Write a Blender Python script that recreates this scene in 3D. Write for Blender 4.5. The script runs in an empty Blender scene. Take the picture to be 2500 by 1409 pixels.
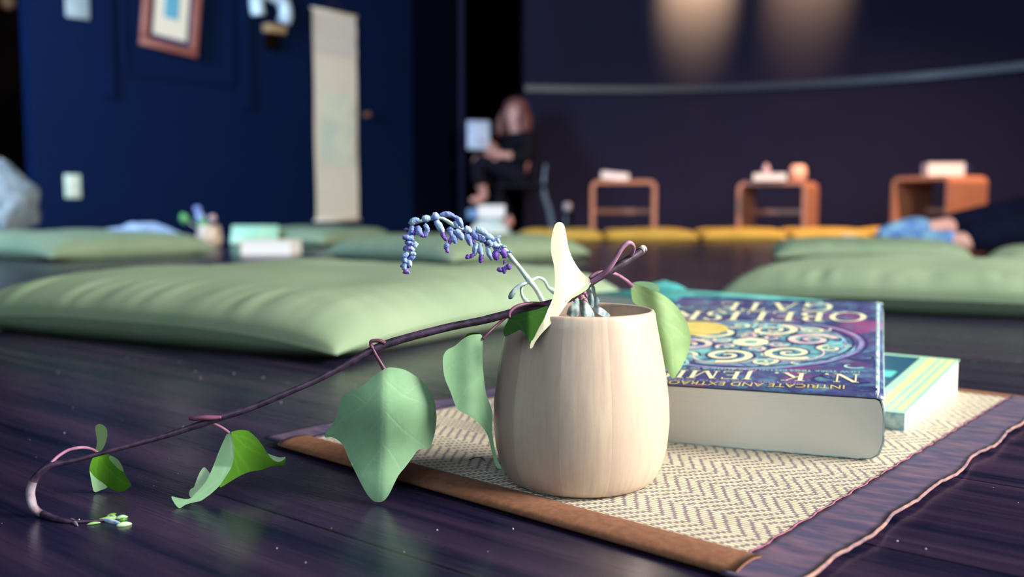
import bpy, bmesh, math, random
from mathutils import Vector, Matrix, noise
from mathutils.geometry import delaunay_2d_cdt
random.seed(7)
scene = bpy.context.scene
COL = scene.collection
PI = math.pi

# ------------------------------------------------------------------ camera
FPX, CX, CY, HC = 2226.0, 1250.0, 704.5, 0.135
PITCH = math.atan((704.5 - 520.0) / FPX)
CAM = Vector((0, 0, HC))
FW = Vector((0, math.cos(PITCH), -math.sin(PITCH)))
UP = Vector((0, math.sin(PITCH), math.cos(PITCH)))
cd = bpy.data.cameras.new('camera'); cam = bpy.data.objects.new('camera', cd); COL.objects.link(cam)
cam.location = CAM; cam.rotation_euler = (PI / 2 - PITCH, 0, 0)
cd.sensor_width = 36.0; cd.lens = FPX / 2500 * 36.0; cd.clip_start = 0.02; cd.clip_end = 60
cd.dof.use_dof = True; cd.dof.focus_distance = 0.435; cd.dof.aperture_fstop = 6.4
scene.camera = cam
scene.view_settings.view_transform = 'Standard'; scene.view_settings.look = 'None'
scene.view_settings.gamma = 1.0; scene.view_settings.use_curve_mapping = False
scene.view_settings.exposure = 0.0

def ray(px, py): return FW * FPX + Vector((1, 0, 0)) * (px - CX) + UP * (CY - py)
def P(px, py, Y):
    d = ray(px, py); return CAM + d * (Y / d.y)
def G(px, py, h=0.0):
    d = ray(px, py); return CAM + d * ((h - HC) / d.z)

# ------------------------------------------------------------------ light
w = bpy.data.worlds.new('world'); scene.world = w; w.use_nodes = True
w.node_tree.nodes['Background'].inputs[0].default_value = (0.10, 0.16, 0.42, 1)
w.node_tree.nodes['Background'].inputs[1].default_value = 0.03
def area(name, loc, target, sx, sy, power, col):
    l = bpy.data.lights.new(name, 'AREA'); l.shape = 'RECTANGLE'; l.size = sx; l.size_y = sy; l.energy = power; l.color = col
    o = bpy.data.objects.new(name, l); COL.objects.link(o); o.location = loc
    o.rotation_euler = (Vector(target) - Vector(loc)).to_track_quat('-Z', 'Y').to_euler(); return o
area('daylight_side_window', (2.9, -0.05, 1.45), (0.0, 0.05, 0.55), 1.7, 1.4, 485, (1.0, 0.96, 0.87))
area('daylight_rear_window', (-0.6, -2.3, 1.7), (0.0, 2.0, 0.1), 3.0, 1.6, 56, (0.66, 0.87, 1.0))
area('added_blue_wall_fill', (-3.4, 2.1, 1.6), (-2.4, 5.3, 1.0), 1.2, 1.4, 240, (0.50, 0.72, 1.0))  # added unseen fill that makes the blue wall fade towards the right
def spot(name, loc, target, power, ang, blend, col):
    l = bpy.data.lights.new(name, 'SPOT'); l.energy = power; l.spot_size = math.radians(ang); l.spot_blend = blend; l.color = col; l.shadow_soft_size = 0.05
    o = bpy.data.objects.new(name, l); COL.objects.link(o); o.location = loc
    o.rotation_euler = (Vector(target) - Vector(loc)).to_track_quat('-Z', 'Y').to_euler()
spot('ceiling_spot_west', (1.44, 6.98, 2.68), (1.49, 7.46, 2.10), 2700, 50, 1.0, (1.0, 0.66, 0.20))
spot('ceiling_spot_east', (2.14, 6.68, 2.68), (2.28, 7.12, 2.14), 1000, 50, 1.0, (1.0, 0.62, 0.20))
spot('added_bench_fill', (2.5, 4.3, 2.65), (2.0, 5.7, 0.1), 800, 85, 1.0, (1.0, 0.62, 0.42))  # added fill lamp, brightens the benches and the things on them

# ------------------------------------------------------------------ helpers
def setprops(o, label=None, cat=None, group=None, kind=None):
    if label: o['label'] = label
    if cat: o['category'] = cat
    if group: o['group'] = group
    if kind: o['kind'] = kind
    return o
ORG = {}
def thing(name, loc, label, cat, group=None, rz=0.0):
    o = bpy.data.objects.new(name, None); COL.objects.link(o); o.empty_display_size = 0.02
    o.location = loc; o.rotation_euler = (0, 0, rz)
    setprops(o, label, cat, group)
    ORG[o] = Matrix.Translation(Vector(loc)) @ Matrix.Rotation(rz, 4, 'Z')
    return o
def mk(name, verts, faces, mats, parent=None, smooth=True, world=True, midx=None, attr=None):
    """one mesh object; verts are world points (turned into the parent's frame) unless world=False"""
    if parent is not None and world:
        m = ORG.get(parent, Matrix.Identity(4)).inverted(); verts = [m @ Vector(v) for v in verts]
    me = bpy.data.meshes.new(name); me.from_pydata([tuple(v) for v in verts], [], faces)
    if not isinstance(mats, (list, tuple)): mats = [mats]
    for m in mats: me.materials.append(m)
    if midx:
        for p, i in zip(me.polygons, midx): p.material_index = i
    if smooth:
        for p in me.polygons: p.use_smooth = True
    if attr is not None:
        a = me.attributes.new('vein', 'FLOAT', 'POINT')
        for i, x in enumerate(attr): a.data[i].value = x
    me.validate(); me.update()
    o = bpy.data.objects.new(name, me); COL.objects.link(o)
    if parent is not None:
        o.parent = parent; ORG[o] = ORG.get(parent, Matrix.Identity(4))
    return o
def recenter(o):
    """put a lone mesh object's origin at its base"""
    vs = [v.co for v in o.data.vertices]
    c = Vector(((min(v.x for v in vs) + max(v.x for v in vs)) / 2, (min(v.y for v in vs) + max(v.y for v in vs)) / 2, min(v.z for v in vs)))
    o.data.transform(Matrix.Translation(-c)); o.location = c; ORG[o] = Matrix.Translation(c); return o
class MB:
    def __init__(s): s.v = []; s.f = []; s.m = []
    def add(s, vs, fs, mi=0):
        b = len(s.v); s.v += [Vector(v) for v in vs]; s.f += [tuple(b + i for i in f) for f in fs]; s.m += [mi] * len(fs); return s
    def box(s, x0, x1, y0, y1, z0, z1, M=None, mi=0):
        vs = [Vector((x, y, z)) for z in (z0, z1) for x, y in ((x0, y0), (x1, y0), (x1, y1), (x0, y1))]
        if M is not None: vs = [M @ v for v in vs]
        return s.add(vs, [(0, 3, 2, 1), (4, 5, 6, 7), (0, 1, 5, 4), (1, 2, 6, 5), (2, 3, 7, 6), (3, 0, 4, 7)], mi)
    def tube(s, pts, rad, n=10, mi=0, cap=True, M=None):
        pts = [Vector(p) for p in pts]
        if M is not None: pts = [M @ p for p in pts]
        if not isinstance(rad, (list, tuple)): rad = [rad] * len(pts)
        t = (pts[1] - pts[0]).normalized(); a = t.orthogonal().normalized(); rings = []
        for i, p in enumerate(pts):
            if 0 < i < len(pts) - 1: tn = (pts[i + 1] - pts[i - 1])
            elif i == 0: tn = pts[1] - pts[0]
            else: tn = pts[-1] - pts[-2]
            tn = tn.normalized() if tn.length > 1e-9 else t
            a = (a - tn * a.dot(tn)); a = a.normalized() if a.length > 1e-9 else tn.orthogonal().normalized()
            b = tn.cross(a)
            rings.append([p + (a * math.cos(2 * PI * k / n) + b * math.sin(2 * PI * k / n)) * rad[i] for k in range(n)])
        vs = [q for r in rings for q in r]; fs = []
        for i in range(len(rings) - 1):
            for k in range(n):
                fs.append((i * n + k, i * n + (k + 1) % n, (i + 1) * n + (k + 1) % n, (i + 1) * n + k))
        if cap: fs.append(tuple(range(n - 1, -1, -1))); fs.append(tuple((len(rings) - 1) * n + k for k in range(n)))
        return s.add(vs, fs, mi)
    def lathe(s, prof, c, n=64, mi=0):
        cx, cy, cz = c; vs = []; fs = []
        for r, z in prof:
            for k in range(n): vs.append((cx + r * math.cos(2 * PI * k / n), cy + r * math.sin(2 * PI * k / n), cz + z))
        for i in range(len(prof) - 1):
            for k in range(n): fs.append((i * n + k, i * n + (k + 1) % n, (i + 1) * n + (k + 1) % n, (i + 1) * n + k))
        return s.add(vs, fs, mi)
    def ball(s, c, r, n=10, mi=0, sc=(1, 1, 1), bump=0):
        c = Vector(c); vs = []; fs = []
        for i in range(n + 1):
            th = PI * i / n
            for k in range(2 * n):
                ph = PI * k / n
                d = Vector((math.sin(th) * math.cos(ph), math.sin(th) * math.sin(ph), math.cos(th)))
                q = r * (1 + bump * noise.noise(d * 2.3 + c * 9))
                vs.append(c + Vector((d.x * sc[0], d.y * sc[1], d.z * sc[2])) * q)
        m = 2 * n
        for i in range(n):
            for k in range(m): fs.append((i * m + k, (i + 1) * m + k, (i + 1) * m + (k + 1) % m, i * m + (k + 1) % m))
        return s.add(vs, fs, mi)
    def build(s, name, mats, parent=None, smooth=False, world=True):
        return mk(name, s.v, s.f, mats, parent, smooth, world, s.m)
def bevel(o, wd, seg=2):
    m = o.modifiers.new('bevel', 'BEVEL'); m.width = wd; m.segments = seg; m.limit_method = 'ANGLE'; m.angle_limit = 0.6
    for p in o.data.polygons: p.use_smooth = True
    return o
def smooth_path(pts, n=8):
    """Catmull-Rom through tuples of any length"""
    out = []; L = len(pts)
    for i in range(L - 1):
        p0, p1, p2, p3 = pts[max(i - 1, 0)], pts[i], pts[i + 1], pts[min(i + 2, L - 1)]
        for k in range(n):
            t = k / n
            out.append(tuple(0.5 * (2 * b + (c - a) * t + (2 * a - 5 * b + 4 * c - d) * t * t + (3 * b - a - 3 * c + d) * t ** 3) for a, b, c, d in zip(p0, p1, p2, p3)))
    out.append(tuple(pts[-1])); return out

# ------------------------------------------------------------------ materials
def newmat(name):
    m = bpy.data.materials.new(name); m.use_nodes = True
    nt = m.node_tree; b = nt.nodes['Principled BSDF']; return m, nt, b
def N(nt, t, **kw):
    n = nt.nodes.new(t)
    for k, v in kw.items(): setattr(n, k, v)
    return n
def mathn(nt, op, a, b=None, c=None):
    n = N(nt, 'ShaderNodeMath', operation=op)
    for i, x in enumerate((a, b, c)):
        if x is None: continue
        if isinstance(x, (int, float)): n.inputs[i].default_value = x
        else: nt.links.new(x, n.inputs[i])
    return n.outputs[0]
def mixc(nt, f, a, b):
    n = N(nt, 'ShaderNodeMix', data_type='RGBA')
    for i, x in ((0, f), (6, a), (7, b)):
        if isinstance(x, (int, float)): n.inputs[i].default_value = x
        elif isinstance(x, tuple): n.inputs[i].default_value = (*x, 1)
        else: nt.links.new(x, n.inputs[i])
    return n.outputs[2]
def coords(nt, scale=(1, 1, 1), rot=(0, 0, 0), kind='Object'):
    tc = N(nt, 'ShaderNodeTexCoord'); mp = N(nt, 'ShaderNodeMapping')
    nt.links.new(tc.outputs[kind], mp.inputs[0]); mp.inputs['Scale'].default_value = scale; mp.inputs['Rotation'].default_value = rot
    return mp.outputs[0]
def noi(nt, vec, sc, det=3, rough=0.55):
    n = N(nt, 'ShaderNodeTexNoise'); nt.links.new(vec, n.inputs['Vector'])
    n.inputs['Scale'].default_value = sc; n.inputs['Detail'].default_value = det; n.inputs['Roughness'].default_value = rough
    return n.outputs['Fac']
def ramp(nt, f, lo, hi):
    n = N(nt, 'ShaderNodeMapRange'); nt.links.new(f, n.inputs[0]); n.inputs[1].default_value = lo; n.inputs[2].default_value = hi
    return n.outputs[0]
def bump(nt, b, h, strength=0.3, dist=0.001):
    n = N(nt, 'ShaderNodeBump'); nt.links.new(h, n.inputs['Height']); n.inputs['Strength'].default_value = strength; n.inputs['Distance'].default_value = dist
    nt.links.new(n.outputs[0], b.inputs['Normal'])
def mat(name, c1, c2=None, sc=20, rough=0.6, stretch=(1, 1, 1), bmp=0.0, bd=0.001, coat=0, sheen=0, metal=0, spec=0.5, lo=0.35, hi=0.65, trans=0):
    m, nt, b = newmat(name); b.inputs['Roughness'].default_value = rough
    b.inputs['Base Color'].default_value = (*c1, 1); b.inputs['Metallic'].default_value = metal; b.inputs['Specular IOR Level'].default_value = spec
    b.inputs['Coat Weight'].default_value = coat; b.inputs['Sheen Weight'].default_value = sheen
    v = coords(nt, stretch); f = noi(nt, v, sc, 4)
    if c2 is not None: nt.links.new(mixc(nt, ramp(nt, f, lo, hi), c1, c2), b.inputs['Base Color'])
    if bmp: bump(nt, b, f, bmp, bd)
    if trans:
        b.inputs['Transmission Weight'].default_value = 0
        t = N(nt, 'ShaderNodeBsdfTranslucent'); t.inputs[0].default_value = (*(c2 or c1), 1)
        mx = N(nt, 'ShaderNodeMixShader'); mx.inputs[0].default_value = trans
        nt.links.new(b.outputs[0], mx.inputs[1]); nt.links.new(t.outputs[0], mx.inputs[2]); nt.links.new(mx.outputs[0], nt.nodes['Material Output'].inputs[0])
    return m

def floor_material():
    m, nt, b = newmat('dark_wood_floor'); A = math.radians(38)
    v = coords(nt, (1, 1, 1), (0, 0, A))
    sep = N(nt, 'ShaderNodeSeparateXYZ'); nt.links.new(v, sep.inputs[0]); x, y = sep.outputs[0], sep.outputs[1]
    row = mathn(nt, 'FLOOR', mathn(nt, 'DIVIDE', y, 0.125)); fr = mathn(nt, 'FRACT', mathn(nt, 'DIVIDE', y, 0.125))
    v2 = N(nt, 'ShaderNodeCombineXYZ'); nt.links.new(mathn(nt, 'ADD', mathn(nt, 'MULTIPLY', x, 2.2), mathn(nt, 'MULTIPLY', row, 3.7)), v2.inputs[0])
    nt.links.new(mathn(nt, 'MULTIPLY', y, 45.0), v2.inputs[1]); nt.links.new(row, v2.inputs[2])
    g1 = noi(nt, v2.outputs[0], 1.0, 5, 0.6)
    v3 = N(nt, 'ShaderNodeCombineXYZ'); nt.links.new(mathn(nt, 'MULTIPLY', x, 30.0), v3.inputs[0]); nt.links.new(mathn(nt, 'MULTIPLY', y, 900.0), v3.inputs[1])
    g2 = noi(nt, v3.outputs[0], 1.0, 2, 0.5)
    c = mixc(nt, ramp(nt, g1, 0.38, 0.68), (0.0024, 0.0034, 0.018), (0.040, 0.022, 0.050))
    c = mixc(nt, mathn(nt, 'MULTIPLY', ramp(nt, g2, 0.5, 0.75), 0.35), c, (0.003, 0.003, 0.010))
    seam = mathn(nt, 'LESS_THAN', fr, 0.012)
    c = mixc(nt, seam, c, (0.001, 0.001, 0.004))
    nt.links.new(c, b.inputs['Base Color'])
    rg = mathn(nt, 'ADD', mathn(nt, 'MULTIPLY', g2, 0.18), 0.16); nt.links.new(rg, b.inputs['Roughness'])
    bump(nt, b, mathn(nt, 'SUBTRACT', g2, mathn(nt, 'MULTIPLY', seam, 2.0)), 0.25, 0.0003)
    b.inputs['Specular IOR Level'].default_value = 0.45
    return m
def weave_material():
    m, nt, b = newmat('herringbone_straw_weave')
    v = coords(nt); sep = N(nt, 'ShaderNodeSeparateXYZ'); nt.links.new(v, sep.inputs[0])
    wob = noi(nt, v, 60, 2); x = sep.outputs[0]; y = mathn(nt, 'ADD', sep.outputs[1], mathn(nt, 'MULTIPLY', wob, 0.0016))
    sx = mathn(nt, 'DIVIDE', x, 0.0023); i = mathn(nt, 'FLOOR', sx); fx = mathn(nt, 'FRACT', sx)
    wn = N(nt, 'ShaderNodeTexWhiteNoise', noise_dimensions='1D'); nt.links.new(i, wn.inputs['W'])
    zig = mathn(nt, 'PINGPONG', i, 8.0)
    pos = mathn(nt, 'ADD', mathn(nt, 'ADD', mathn(nt, 'DIVIDE', y, 0.0066), mathn(nt, 'MULTIPLY', zig, 0.25)), mathn(nt, 'MULTIPLY', wn.outputs[0], 0.12))
    fy = mathn(nt, 'FRACT', pos)
    dark = mathn(nt, 'LESS_THAN', fy, 0.30)
    edge = mathn(nt, 'GREATER_THAN', mathn(nt, 'ABSOLUTE', mathn(nt, 'SUBTRACT', fx, 0.5)), 0.40)
    wn2 = N(nt, 'ShaderNodeTexWhiteNoise', noise_dimensions='2D'); cb = N(nt, 'ShaderNodeCombineXYZ')
    nt.links.new(i, cb.inputs[0]); nt.links.new(mathn(nt, 'FLOOR', pos), cb.inputs[1]); nt.links.new(cb.outputs[0], wn2.inputs['Vector'])
    straw = mixc(nt, wn2.outputs[0], (0.46, 0.42, 0.30), (0.66, 0.60, 0.44))
    straw = mixc(nt, ramp(nt, noi(nt, coords(nt, (900, 40, 1)), 1.0, 2), 0.3, 0.8), straw, (0.66, 0.60, 0.42))
    c = mixc(nt, mathn(nt, 'MULTIPLY', dark, 0.85), straw, (0.16, 0.10, 0.16)); c = mixc(nt, mathn(nt, 'MULTIPLY', edge, 0.8), c, (0.13, 0.09, 0.13))
    nt.links.new(c, b.inputs['Base Color']); b.inputs['Roughness'].default_value = 0.5
    h = mathn(nt, 'SUBTRACT', mathn(nt, 'SINE', mathn(nt, 'MULTIPLY', fx, PI)), mathn(nt, 'MULTIPLY', dark, 0.8))
    bump(nt, b, h, 0.6, 0.0006)
    return m
def stave_material():
    m, nt, b = newmat('laminated_pale_wood')
    v = coords(nt); sep = N(nt, 'ShaderNodeSeparateXYZ'); nt.links.new(v, sep.inputs[0])
    ang = mathn(nt, 'ARCTAN2', sep.outputs[1], sep.outputs[0])
    seg = mathn(nt, 'DIVIDE', mathn(nt, 'ADD', ang, PI + 0.456), 2 * PI / 11); i = mathn(nt, 'FLOOR', seg); f = mathn(nt, 'FRACT', seg)
    wn = N(nt, 'ShaderNodeTexWhiteNoise', noise_dimensions='1D'); nt.links.new(mathn(nt, 'ADD', i, 3.0), wn.inputs['W'])
    cb = N(nt, 'ShaderNodeCombineXYZ'); nt.links.new(mathn(nt, 'MULTIPLY', ang, 16.0), cb.inputs[0]); nt.links.new(mathn(nt, 'MULTIPLY', sep.outputs[2], 38.0), cb.inputs[1]); nt.links.new(i, cb.inputs[2])
    g = noi(nt, cb.outputs[0], 1.0, 4, 0.6)
    cb2 = N(nt, 'ShaderNodeCombineXYZ'); nt.links.new(mathn(nt, 'MULTIPLY', ang, 110.0), cb2.inputs[0]); nt.links.new(mathn(nt, 'MULTIPLY', sep.outputs[2], 420.0), cb2.inputs[1])
    g2 = noi(nt, cb2.outputs[0], 1.0, 2, 0.5)
    c = mixc(nt, wn.outputs[0], (0.43, 0.31, 0.245), (0.64, 0.50, 0.37))
    c = mixc(nt, mathn(nt, 'MULTIPLY', ramp(nt, g, 0.35, 0.75), 0.55), c, (0.40, 0.28, 0.25))
    c = mixc(nt, mathn(nt, 'MULTIPLY', ramp(nt, g2, 0.60, 0.72), 0.35), c, (0.40, 0.28, 0.25))
    c = mixc(nt, mathn(nt, 'MULTIPLY', mathn(nt, 'LESS_THAN', f, 0.014), 0.7), c, (0.45, 0.33, 0.28))
    nt.links.new(c, b.inputs['Base Color']); b.inputs['Roughness'].default_value = 0.38; b.inputs['Coat Weight'].default_value = 0.15
    bump(nt, b, g2, 0.05, 0.0003)
    return m
def leaf_material(name, base, vein, trans=0.25, rough=0.4):
    m, nt, b = newmat(name)
    at = N(nt, 'ShaderNodeAttribute', attribute_name='vein'); v = coords(nt)
    f = noi(nt, v, 90, 4); c = mixc(nt, ramp(nt, f, 0.3, 0.75), base, tuple(x * 0.78 for x in base))
    c = mixc(nt, mathn(nt, 'MULTIPLY', at.outputs['Fac'], 0.25), c, vein)
    nt.links.new(c, b.inputs['Base Color']); b.inputs['Roughness'].default_value = rough; b.inputs['Specular IOR Level'].default_value = 0.4
    bump(nt, b, mathn(nt, 'ADD', noi(nt, v, 700, 3), mathn(nt, 'MULTIPLY', at.outputs['Fac'], 1.0)), 0.15, 0.0003)
    t = N(nt, 'ShaderNodeBsdfTranslucent'); nt.links.new(c, t.inputs[0]); mx = N(nt, 'ShaderNodeMixShader'); mx.inputs[0].default_value = trans
    nt.links.new(b.outputs[0], mx.inputs[1]); nt.links.new(t.outputs[0], mx.inputs[2]); nt.links.new(mx.outputs[0], nt.nodes['Material Output'].inputs[0])
    return m
def page_material(name, c1, c2, k=2600.0):
    m, nt, b = newmat(name); v = coords(nt, (3, 3, k)); f = noi(nt, v, 1.0, 2)
    nt.links.new(mixc(nt, f, c1, c2), b.inputs['Base Color']); b.inputs['Roughness'].default_value = 0.8; bump(nt, b, f, 0.15, 0.0003)
    return m
def fabric_material(name, c1, c2, sheen=0.0):
    m, nt, b = newmat(name); v = coords(nt)
    f = noi(nt, v, 9, 4); c = mixc(nt, ramp(nt, f, 0.3, 0.7), c1, c2)
    g = noi(nt, coords(nt, (1400, 300, 600)), 1.0, 2); c = mixc(nt, mathn(nt, 'MULTIPLY', g, 0.25), c, tuple(x * 0.6 for x in c1))
    nt.links.new(c, b.inputs['Base Color']); b.inputs['Roughness'].default_value = 0.85; b.inputs['Sheen Weight'].default_value = sheen
    b.inputs['Specular IOR Level'].default_value = 0.2
    bump(nt, b, g, 0.2, 0.0004)
    return m
def cover_material():
    m, nt, b = newmat('indigo_printed_cover'); v = coords(nt, kind='Object')
    f1 = noi(nt, v, 26, 5, 0.6); f2 = noi(nt, v, 55, 4, 0.7); f3 = noi(nt, v, 18, 4)
    c = mixc(nt, ramp(nt, f1, 0.40, 0.62), (0.030, 0.045, 0.14), (0.085, 0.080, 0.22))
    c = mixc(nt, ramp(nt, f2, 0.50, 0.68), c, (0.09, 0.26, 0.34)); c = mixc(nt, ramp(nt, f3, 0.58, 0.70), c, (0.30, 0.07, 0.22))
    nt.links.new(c, b.inputs['Base Color']); b.inputs['Roughness'].default_value = 0.32; return m

M = dict(
    floor=floor_material(), weave=weave_material(), staves=stave_material(), cover=cover_material(),
    wall_blue=mat('deep_blue_wall_paint', (0.0028, 0.0098, 0.041), (0.0031, 0.0105, 0.044), 3, 0.7, spec=.04),
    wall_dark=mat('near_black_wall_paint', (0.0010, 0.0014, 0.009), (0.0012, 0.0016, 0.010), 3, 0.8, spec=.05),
    wall_violet=mat('dusky_violet_wall_paint', (0.0165, 0.0155, 0.038), (0.0175, 0.0165, 0.041), 3, 0.7, spec=.06),
    rail=mat('blue_grey_rail_paint', (0.009, 0.016, 0.036), None, 3, 0.38),
    ceiling=mat('ceiling_paint', (0.06, 0.06, 0.09), None, 3, 0.8),
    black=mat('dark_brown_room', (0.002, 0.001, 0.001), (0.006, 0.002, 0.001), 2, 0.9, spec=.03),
    green=fabric_material('green_cotton', (0.19, 0.265, 0.165), (0.24, 0.31, 0.205)),
    yellow=fabric_material('mustard_cotton', (0.62, 0.36, 0.06), (0.72, 0.44, 0.08)),
    navy_cloth=mat('purple_navy_cloth', (0.040, 0.032, 0.085), (0.17, 0.085, 0.12), 45, 0.85, (3, 1, 1), 0.5, 0.0006, lo=0.42, hi=0.85),
    navy_edge=mat('salmon_selvedge', (0.36, 0.19, 0.15), (0.14, 0.08, 0.12), 120, 0.9, (1, 4, 1), 0.4),
    pink_thread=mat('magenta_stitching', (0.26, 0.07, 0.13), None, 30, 0.8),
    rust=mat('rust_brown_binding', (0.15, 0.055, 0.024), (0.21, 0.085, 0.042), 260, 0.9, (1, 1, 1), 0.5, 0.0004),
    leaf_pale=leaf_material('leaf_underside', (0.29, 0.52, 0.29), (0.37, 0.60, 0.36), 0.12, 0.5),
    leaf_green=leaf_material('leaf_upper_side', (0.085, 0.27, 0.012), (0.17, 0.40, 0.04), 0.25),
    leaf_dark=leaf_material('leaf_dark_side', (0.022, 0.10, 0.006), (0.05, 0.16, 0.012), 0.10, 0.45),
    leaf_cream=leaf_material('leaf_overexposed_side', (0.66, 0.65, 0.48), (0.72, 0.71, 0.55), 0.25, 0.6),  # strong light on this leaf is put into its pale base colour
    leaf_lime=leaf_material('leaf_lime_side', (0.30, 0.48, 0.20), (0.40, 0.56, 0.29), 0.22, 0.5),
    leaf_mint=leaf_material('leaf_mint_side', (0.50, 0.72, 0.42), (0.62, 0.80, 0.52), 0.15, 0.5),
    bark=mat('purple_brown_bark', (0.012, 0.005, 0.014), (0.055, 0.028, 0.065), 260, 0.5, (1, 1, 1), 0.5, 0.0004),
    petiole=mat('mauve_leaf_stalk', (0.20, 0.07, 0.15), (0.36, 0.18, 0.28), 90, 0.5),
    petiole_dark=mat('dark_maroon_leaf_stalk', (0.07, 0.015, 0.035), (0.13, 0.04, 0.08), 90, 0.5),
    wood_cut=mat('cut_wood_end', (0.6, 0.5, 0.45), None, 40, 0.7),
    husk=mat('dry_pale_stem_skin', (0.35, 0.30, 0.36), (0.12, 0.07, 0.10), 120, 0.6),
    lav_stem=mat('grey_green_downy_stem', (0.42, 0.58, 0.52), (0.60, 0.72, 0.62), 300, 0.8, bmp=0.4),
    lav=mat('lavender_blue_down', (0.08, 0.11, 0.42), (0.30, 0.40, 0.70), 300, 0.85, bmp=0.5, lo=0.3, hi=0.7),
    lav_pale=mat('pale_blue_down', (0.42, 0.56, 0.62), (0.16, 0.25, 0.58), 250, 0.85, bmp=0.4),
    lav_purple=mat('violet_petal', (0.10, 0.03, 0.36), (0.26, 0.12, 0.52), 300, 0.7),
    sage=mat('sage_leaf', (0.16, 0.26, 0.28), (0.50, 0.60, 0.60), 200, 0.8, bmp=0.5, lo=0.4, hi=0.6),
    pages=page_material('paper_edges', (0.60, 0.60, 0.53), (0.70, 0.70, 0.62)),
    pages_white=page_material('white_paper_edges', (0.78, 0.77, 0.66), (0.84, 0.83, 0.72)),
    cream_ink=mat('cream_print', (0.82, 0.80, 0.50), None, 30, 0.4), gold_ink=mat('gold_print', (0.60, 0.46, 0.10), (0.74, 0.60, 0.20), 60, 0.35),
    teal_ink=mat('turquoise_print', (0.16, 0.52, 0.55), (0.45, 0.80, 0.66), 90, 0.4), pink_ink=mat('pink_print', (0.70, 0.38, 0.50), (0.85, 0.75, 0.55), 90, 0.4),
    dark_ink=mat('dark_indigo_print', (0.02, 0.025, 0.11), (0.06, 0.04, 0.16), 60, 0.4), lilac_ink=mat('lilac_print', (0.36, 0.30, 0.50), (0.16, 0.18, 0.42), 70, 0.4),
    magenta_ink=mat('magenta_print', (0.36, 0.05, 0.22), (0.5, 0.12, 0.35), 60, 0.4),
    cover_edge=mat('worn_teal_cover_edge', (0.16, 0.30, 0.36), (0.55, 0.66, 0.58), 120, 0.5),
    teal=mat('turquoise_cover', (0.07, 0.42, 0.42), (0.14, 0.55, 0.50), 30, 0.4), teal_dark=mat('dark_teal_print', (0.02, 0.08, 0.14), None, 30, 0.4),
    lime=mat('lime_print', (0.72, 0.82, 0.30), None, 30, 0.4), green_cover=mat('pale_green_cover', (0.40, 0.66, 0.42), (0.30, 0.58, 0.46), 40, 0.4),
    bench=mat('reddish_bent_plywood', (0.42, 0.17, 0.10), (0.50, 0.21, 0.12), 8, 0.5, (1, 1, 12)),
    white=mat('white_paper', (0.80, 0.76, 0.74), None, 30, 0.6), cream=mat('cream_paper', (0.90, 0.78, 0.60), (0.86, 0.74, 0.56), 5, 0.7),
    ivory=mat('ivory_paper', (0.86, 0.83, 0.60), (0.60, 0.68, 0.56), 7, 0.7, lo=0.45, hi=0.75),
    frame=mat('reddish_wood_frame', (0.28, 0.08, 0.06), (0.34, 0.11, 0.08), 20, 0.4), navy=mat('navy_mat_board', (0.01, 0.015, 0.08), None, 20, 0.8),
    print_teal=mat('teal_print', (0.08, 0.36, 0.50), (0.16, 0.46, 0.56), 40, 0.6),
    plastic=mat('ivory_switch_plastic', (0.55, 0.66, 0.52), None, 20, 0.4), grey=mat('grey_plate', (0.28, 0.34, 0.38), (0.36, 0.42, 0.42), 20, 0.5),
    porcelain=mat('white_glazed_ceramic', (0.62, 0.76, 0.86), None, 20, 0.2), bronze=mat('tan_wooden_base', (0.42, 0.26, 0.12), None, 20, 0.5), brass=mat('brown_brass', (0.25, 0.10, 0.05), None, 20, 0.4, metal=0.6),
    skin=mat('skin', (0.62, 0.32, 0.28), (0.66, 0.36, 0.30), 20, 0.5), hair=mat('auburn_hair', (0.16, 0.055, 0.05), (0.24, 0.09, 0.08), 40, 0.5, (6, 6, 1)),
    black_cloth=mat('black_knit', (0.004, 0.004, 0.008), (0.007, 0.007, 0.012), 40, 0.9, spec=0.2), charcoal=mat('black_trousers', (0.008, 0.007, 0.014), None, 40, 0.9, spec=0.2),
    navy_trousers=mat('dark_navy_trousers', (0.002, 0.003, 0.014), (0.003, 0.004, 0.02), 20, 0.95, spec=0.1), sock=mat('blue_patterned_sock', (0.06, 0.14, 0.45), (0.22, 0.45, 0.60), 28, 0.9),
    blue_shirt=mat('blue_shirt', (0.02, 0.05, 0.25), None, 20, 0.9),
    eye=mat('eye_dark', (0.02, 0.01, 0.01), None, 20, 0.3), lips=mat('lips', (0.45, 0.12, 0.12), None, 20, 0.4),
    metal=mat('grey_blue_painted_steel', (0.14, 0.20, 0.26), None, 20, 0.35, metal=0.3), pale_blue=mat('pale_blue_cover', (0.50, 0.60, 0.80), (0.60, 0.68, 0.84), 20, 0.5),
    blanket=mat('pale_blue_blanket', (0.24, 0.36, 0.58), (0.30, 0.42, 0.62), 12, 0.95, sheen=0.3), stripe=mat('blue_cream_stripe', (0.42, 0.58, 0.66), (0.78, 0.74, 0.60), 9, 0.95, (1, 1, 3)),
    fluff=mat('white_fleece', (0.15, 0.19, 0.22), (0.32, 0.36, 0.37), 26, 0.95, bmp=1.0, bd=0.01), candle=mat('peach_glass_jar', (0.90, 0.50, 0.36), None, 20, 0.3), pinkish=mat('dusty_pink_ceramic', (0.55, 0.36, 0.38), None, 20, 0.5),
    bottle=mat('black_bottle', (0.01, 0.01, 0.015), None, 20, 0.3), cap=mat('grey_cap', (0.55, 0.50, 0.56), None, 20, 0.4), crumb=mat('pale_crumbs', (0.6, 0.58, 0.62), (0.3, 0.28, 0.35), 200, 0.7),
    green_blob=mat('small_green_leaf', (0.10, 0.36, 0.10), None, 20, 0.6), glass=mat('window_glass', (0.6, 0.7, 0.8), None, 5, 0.1),
)
def structure(o): o['kind'] = 'structure'; return o

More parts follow.
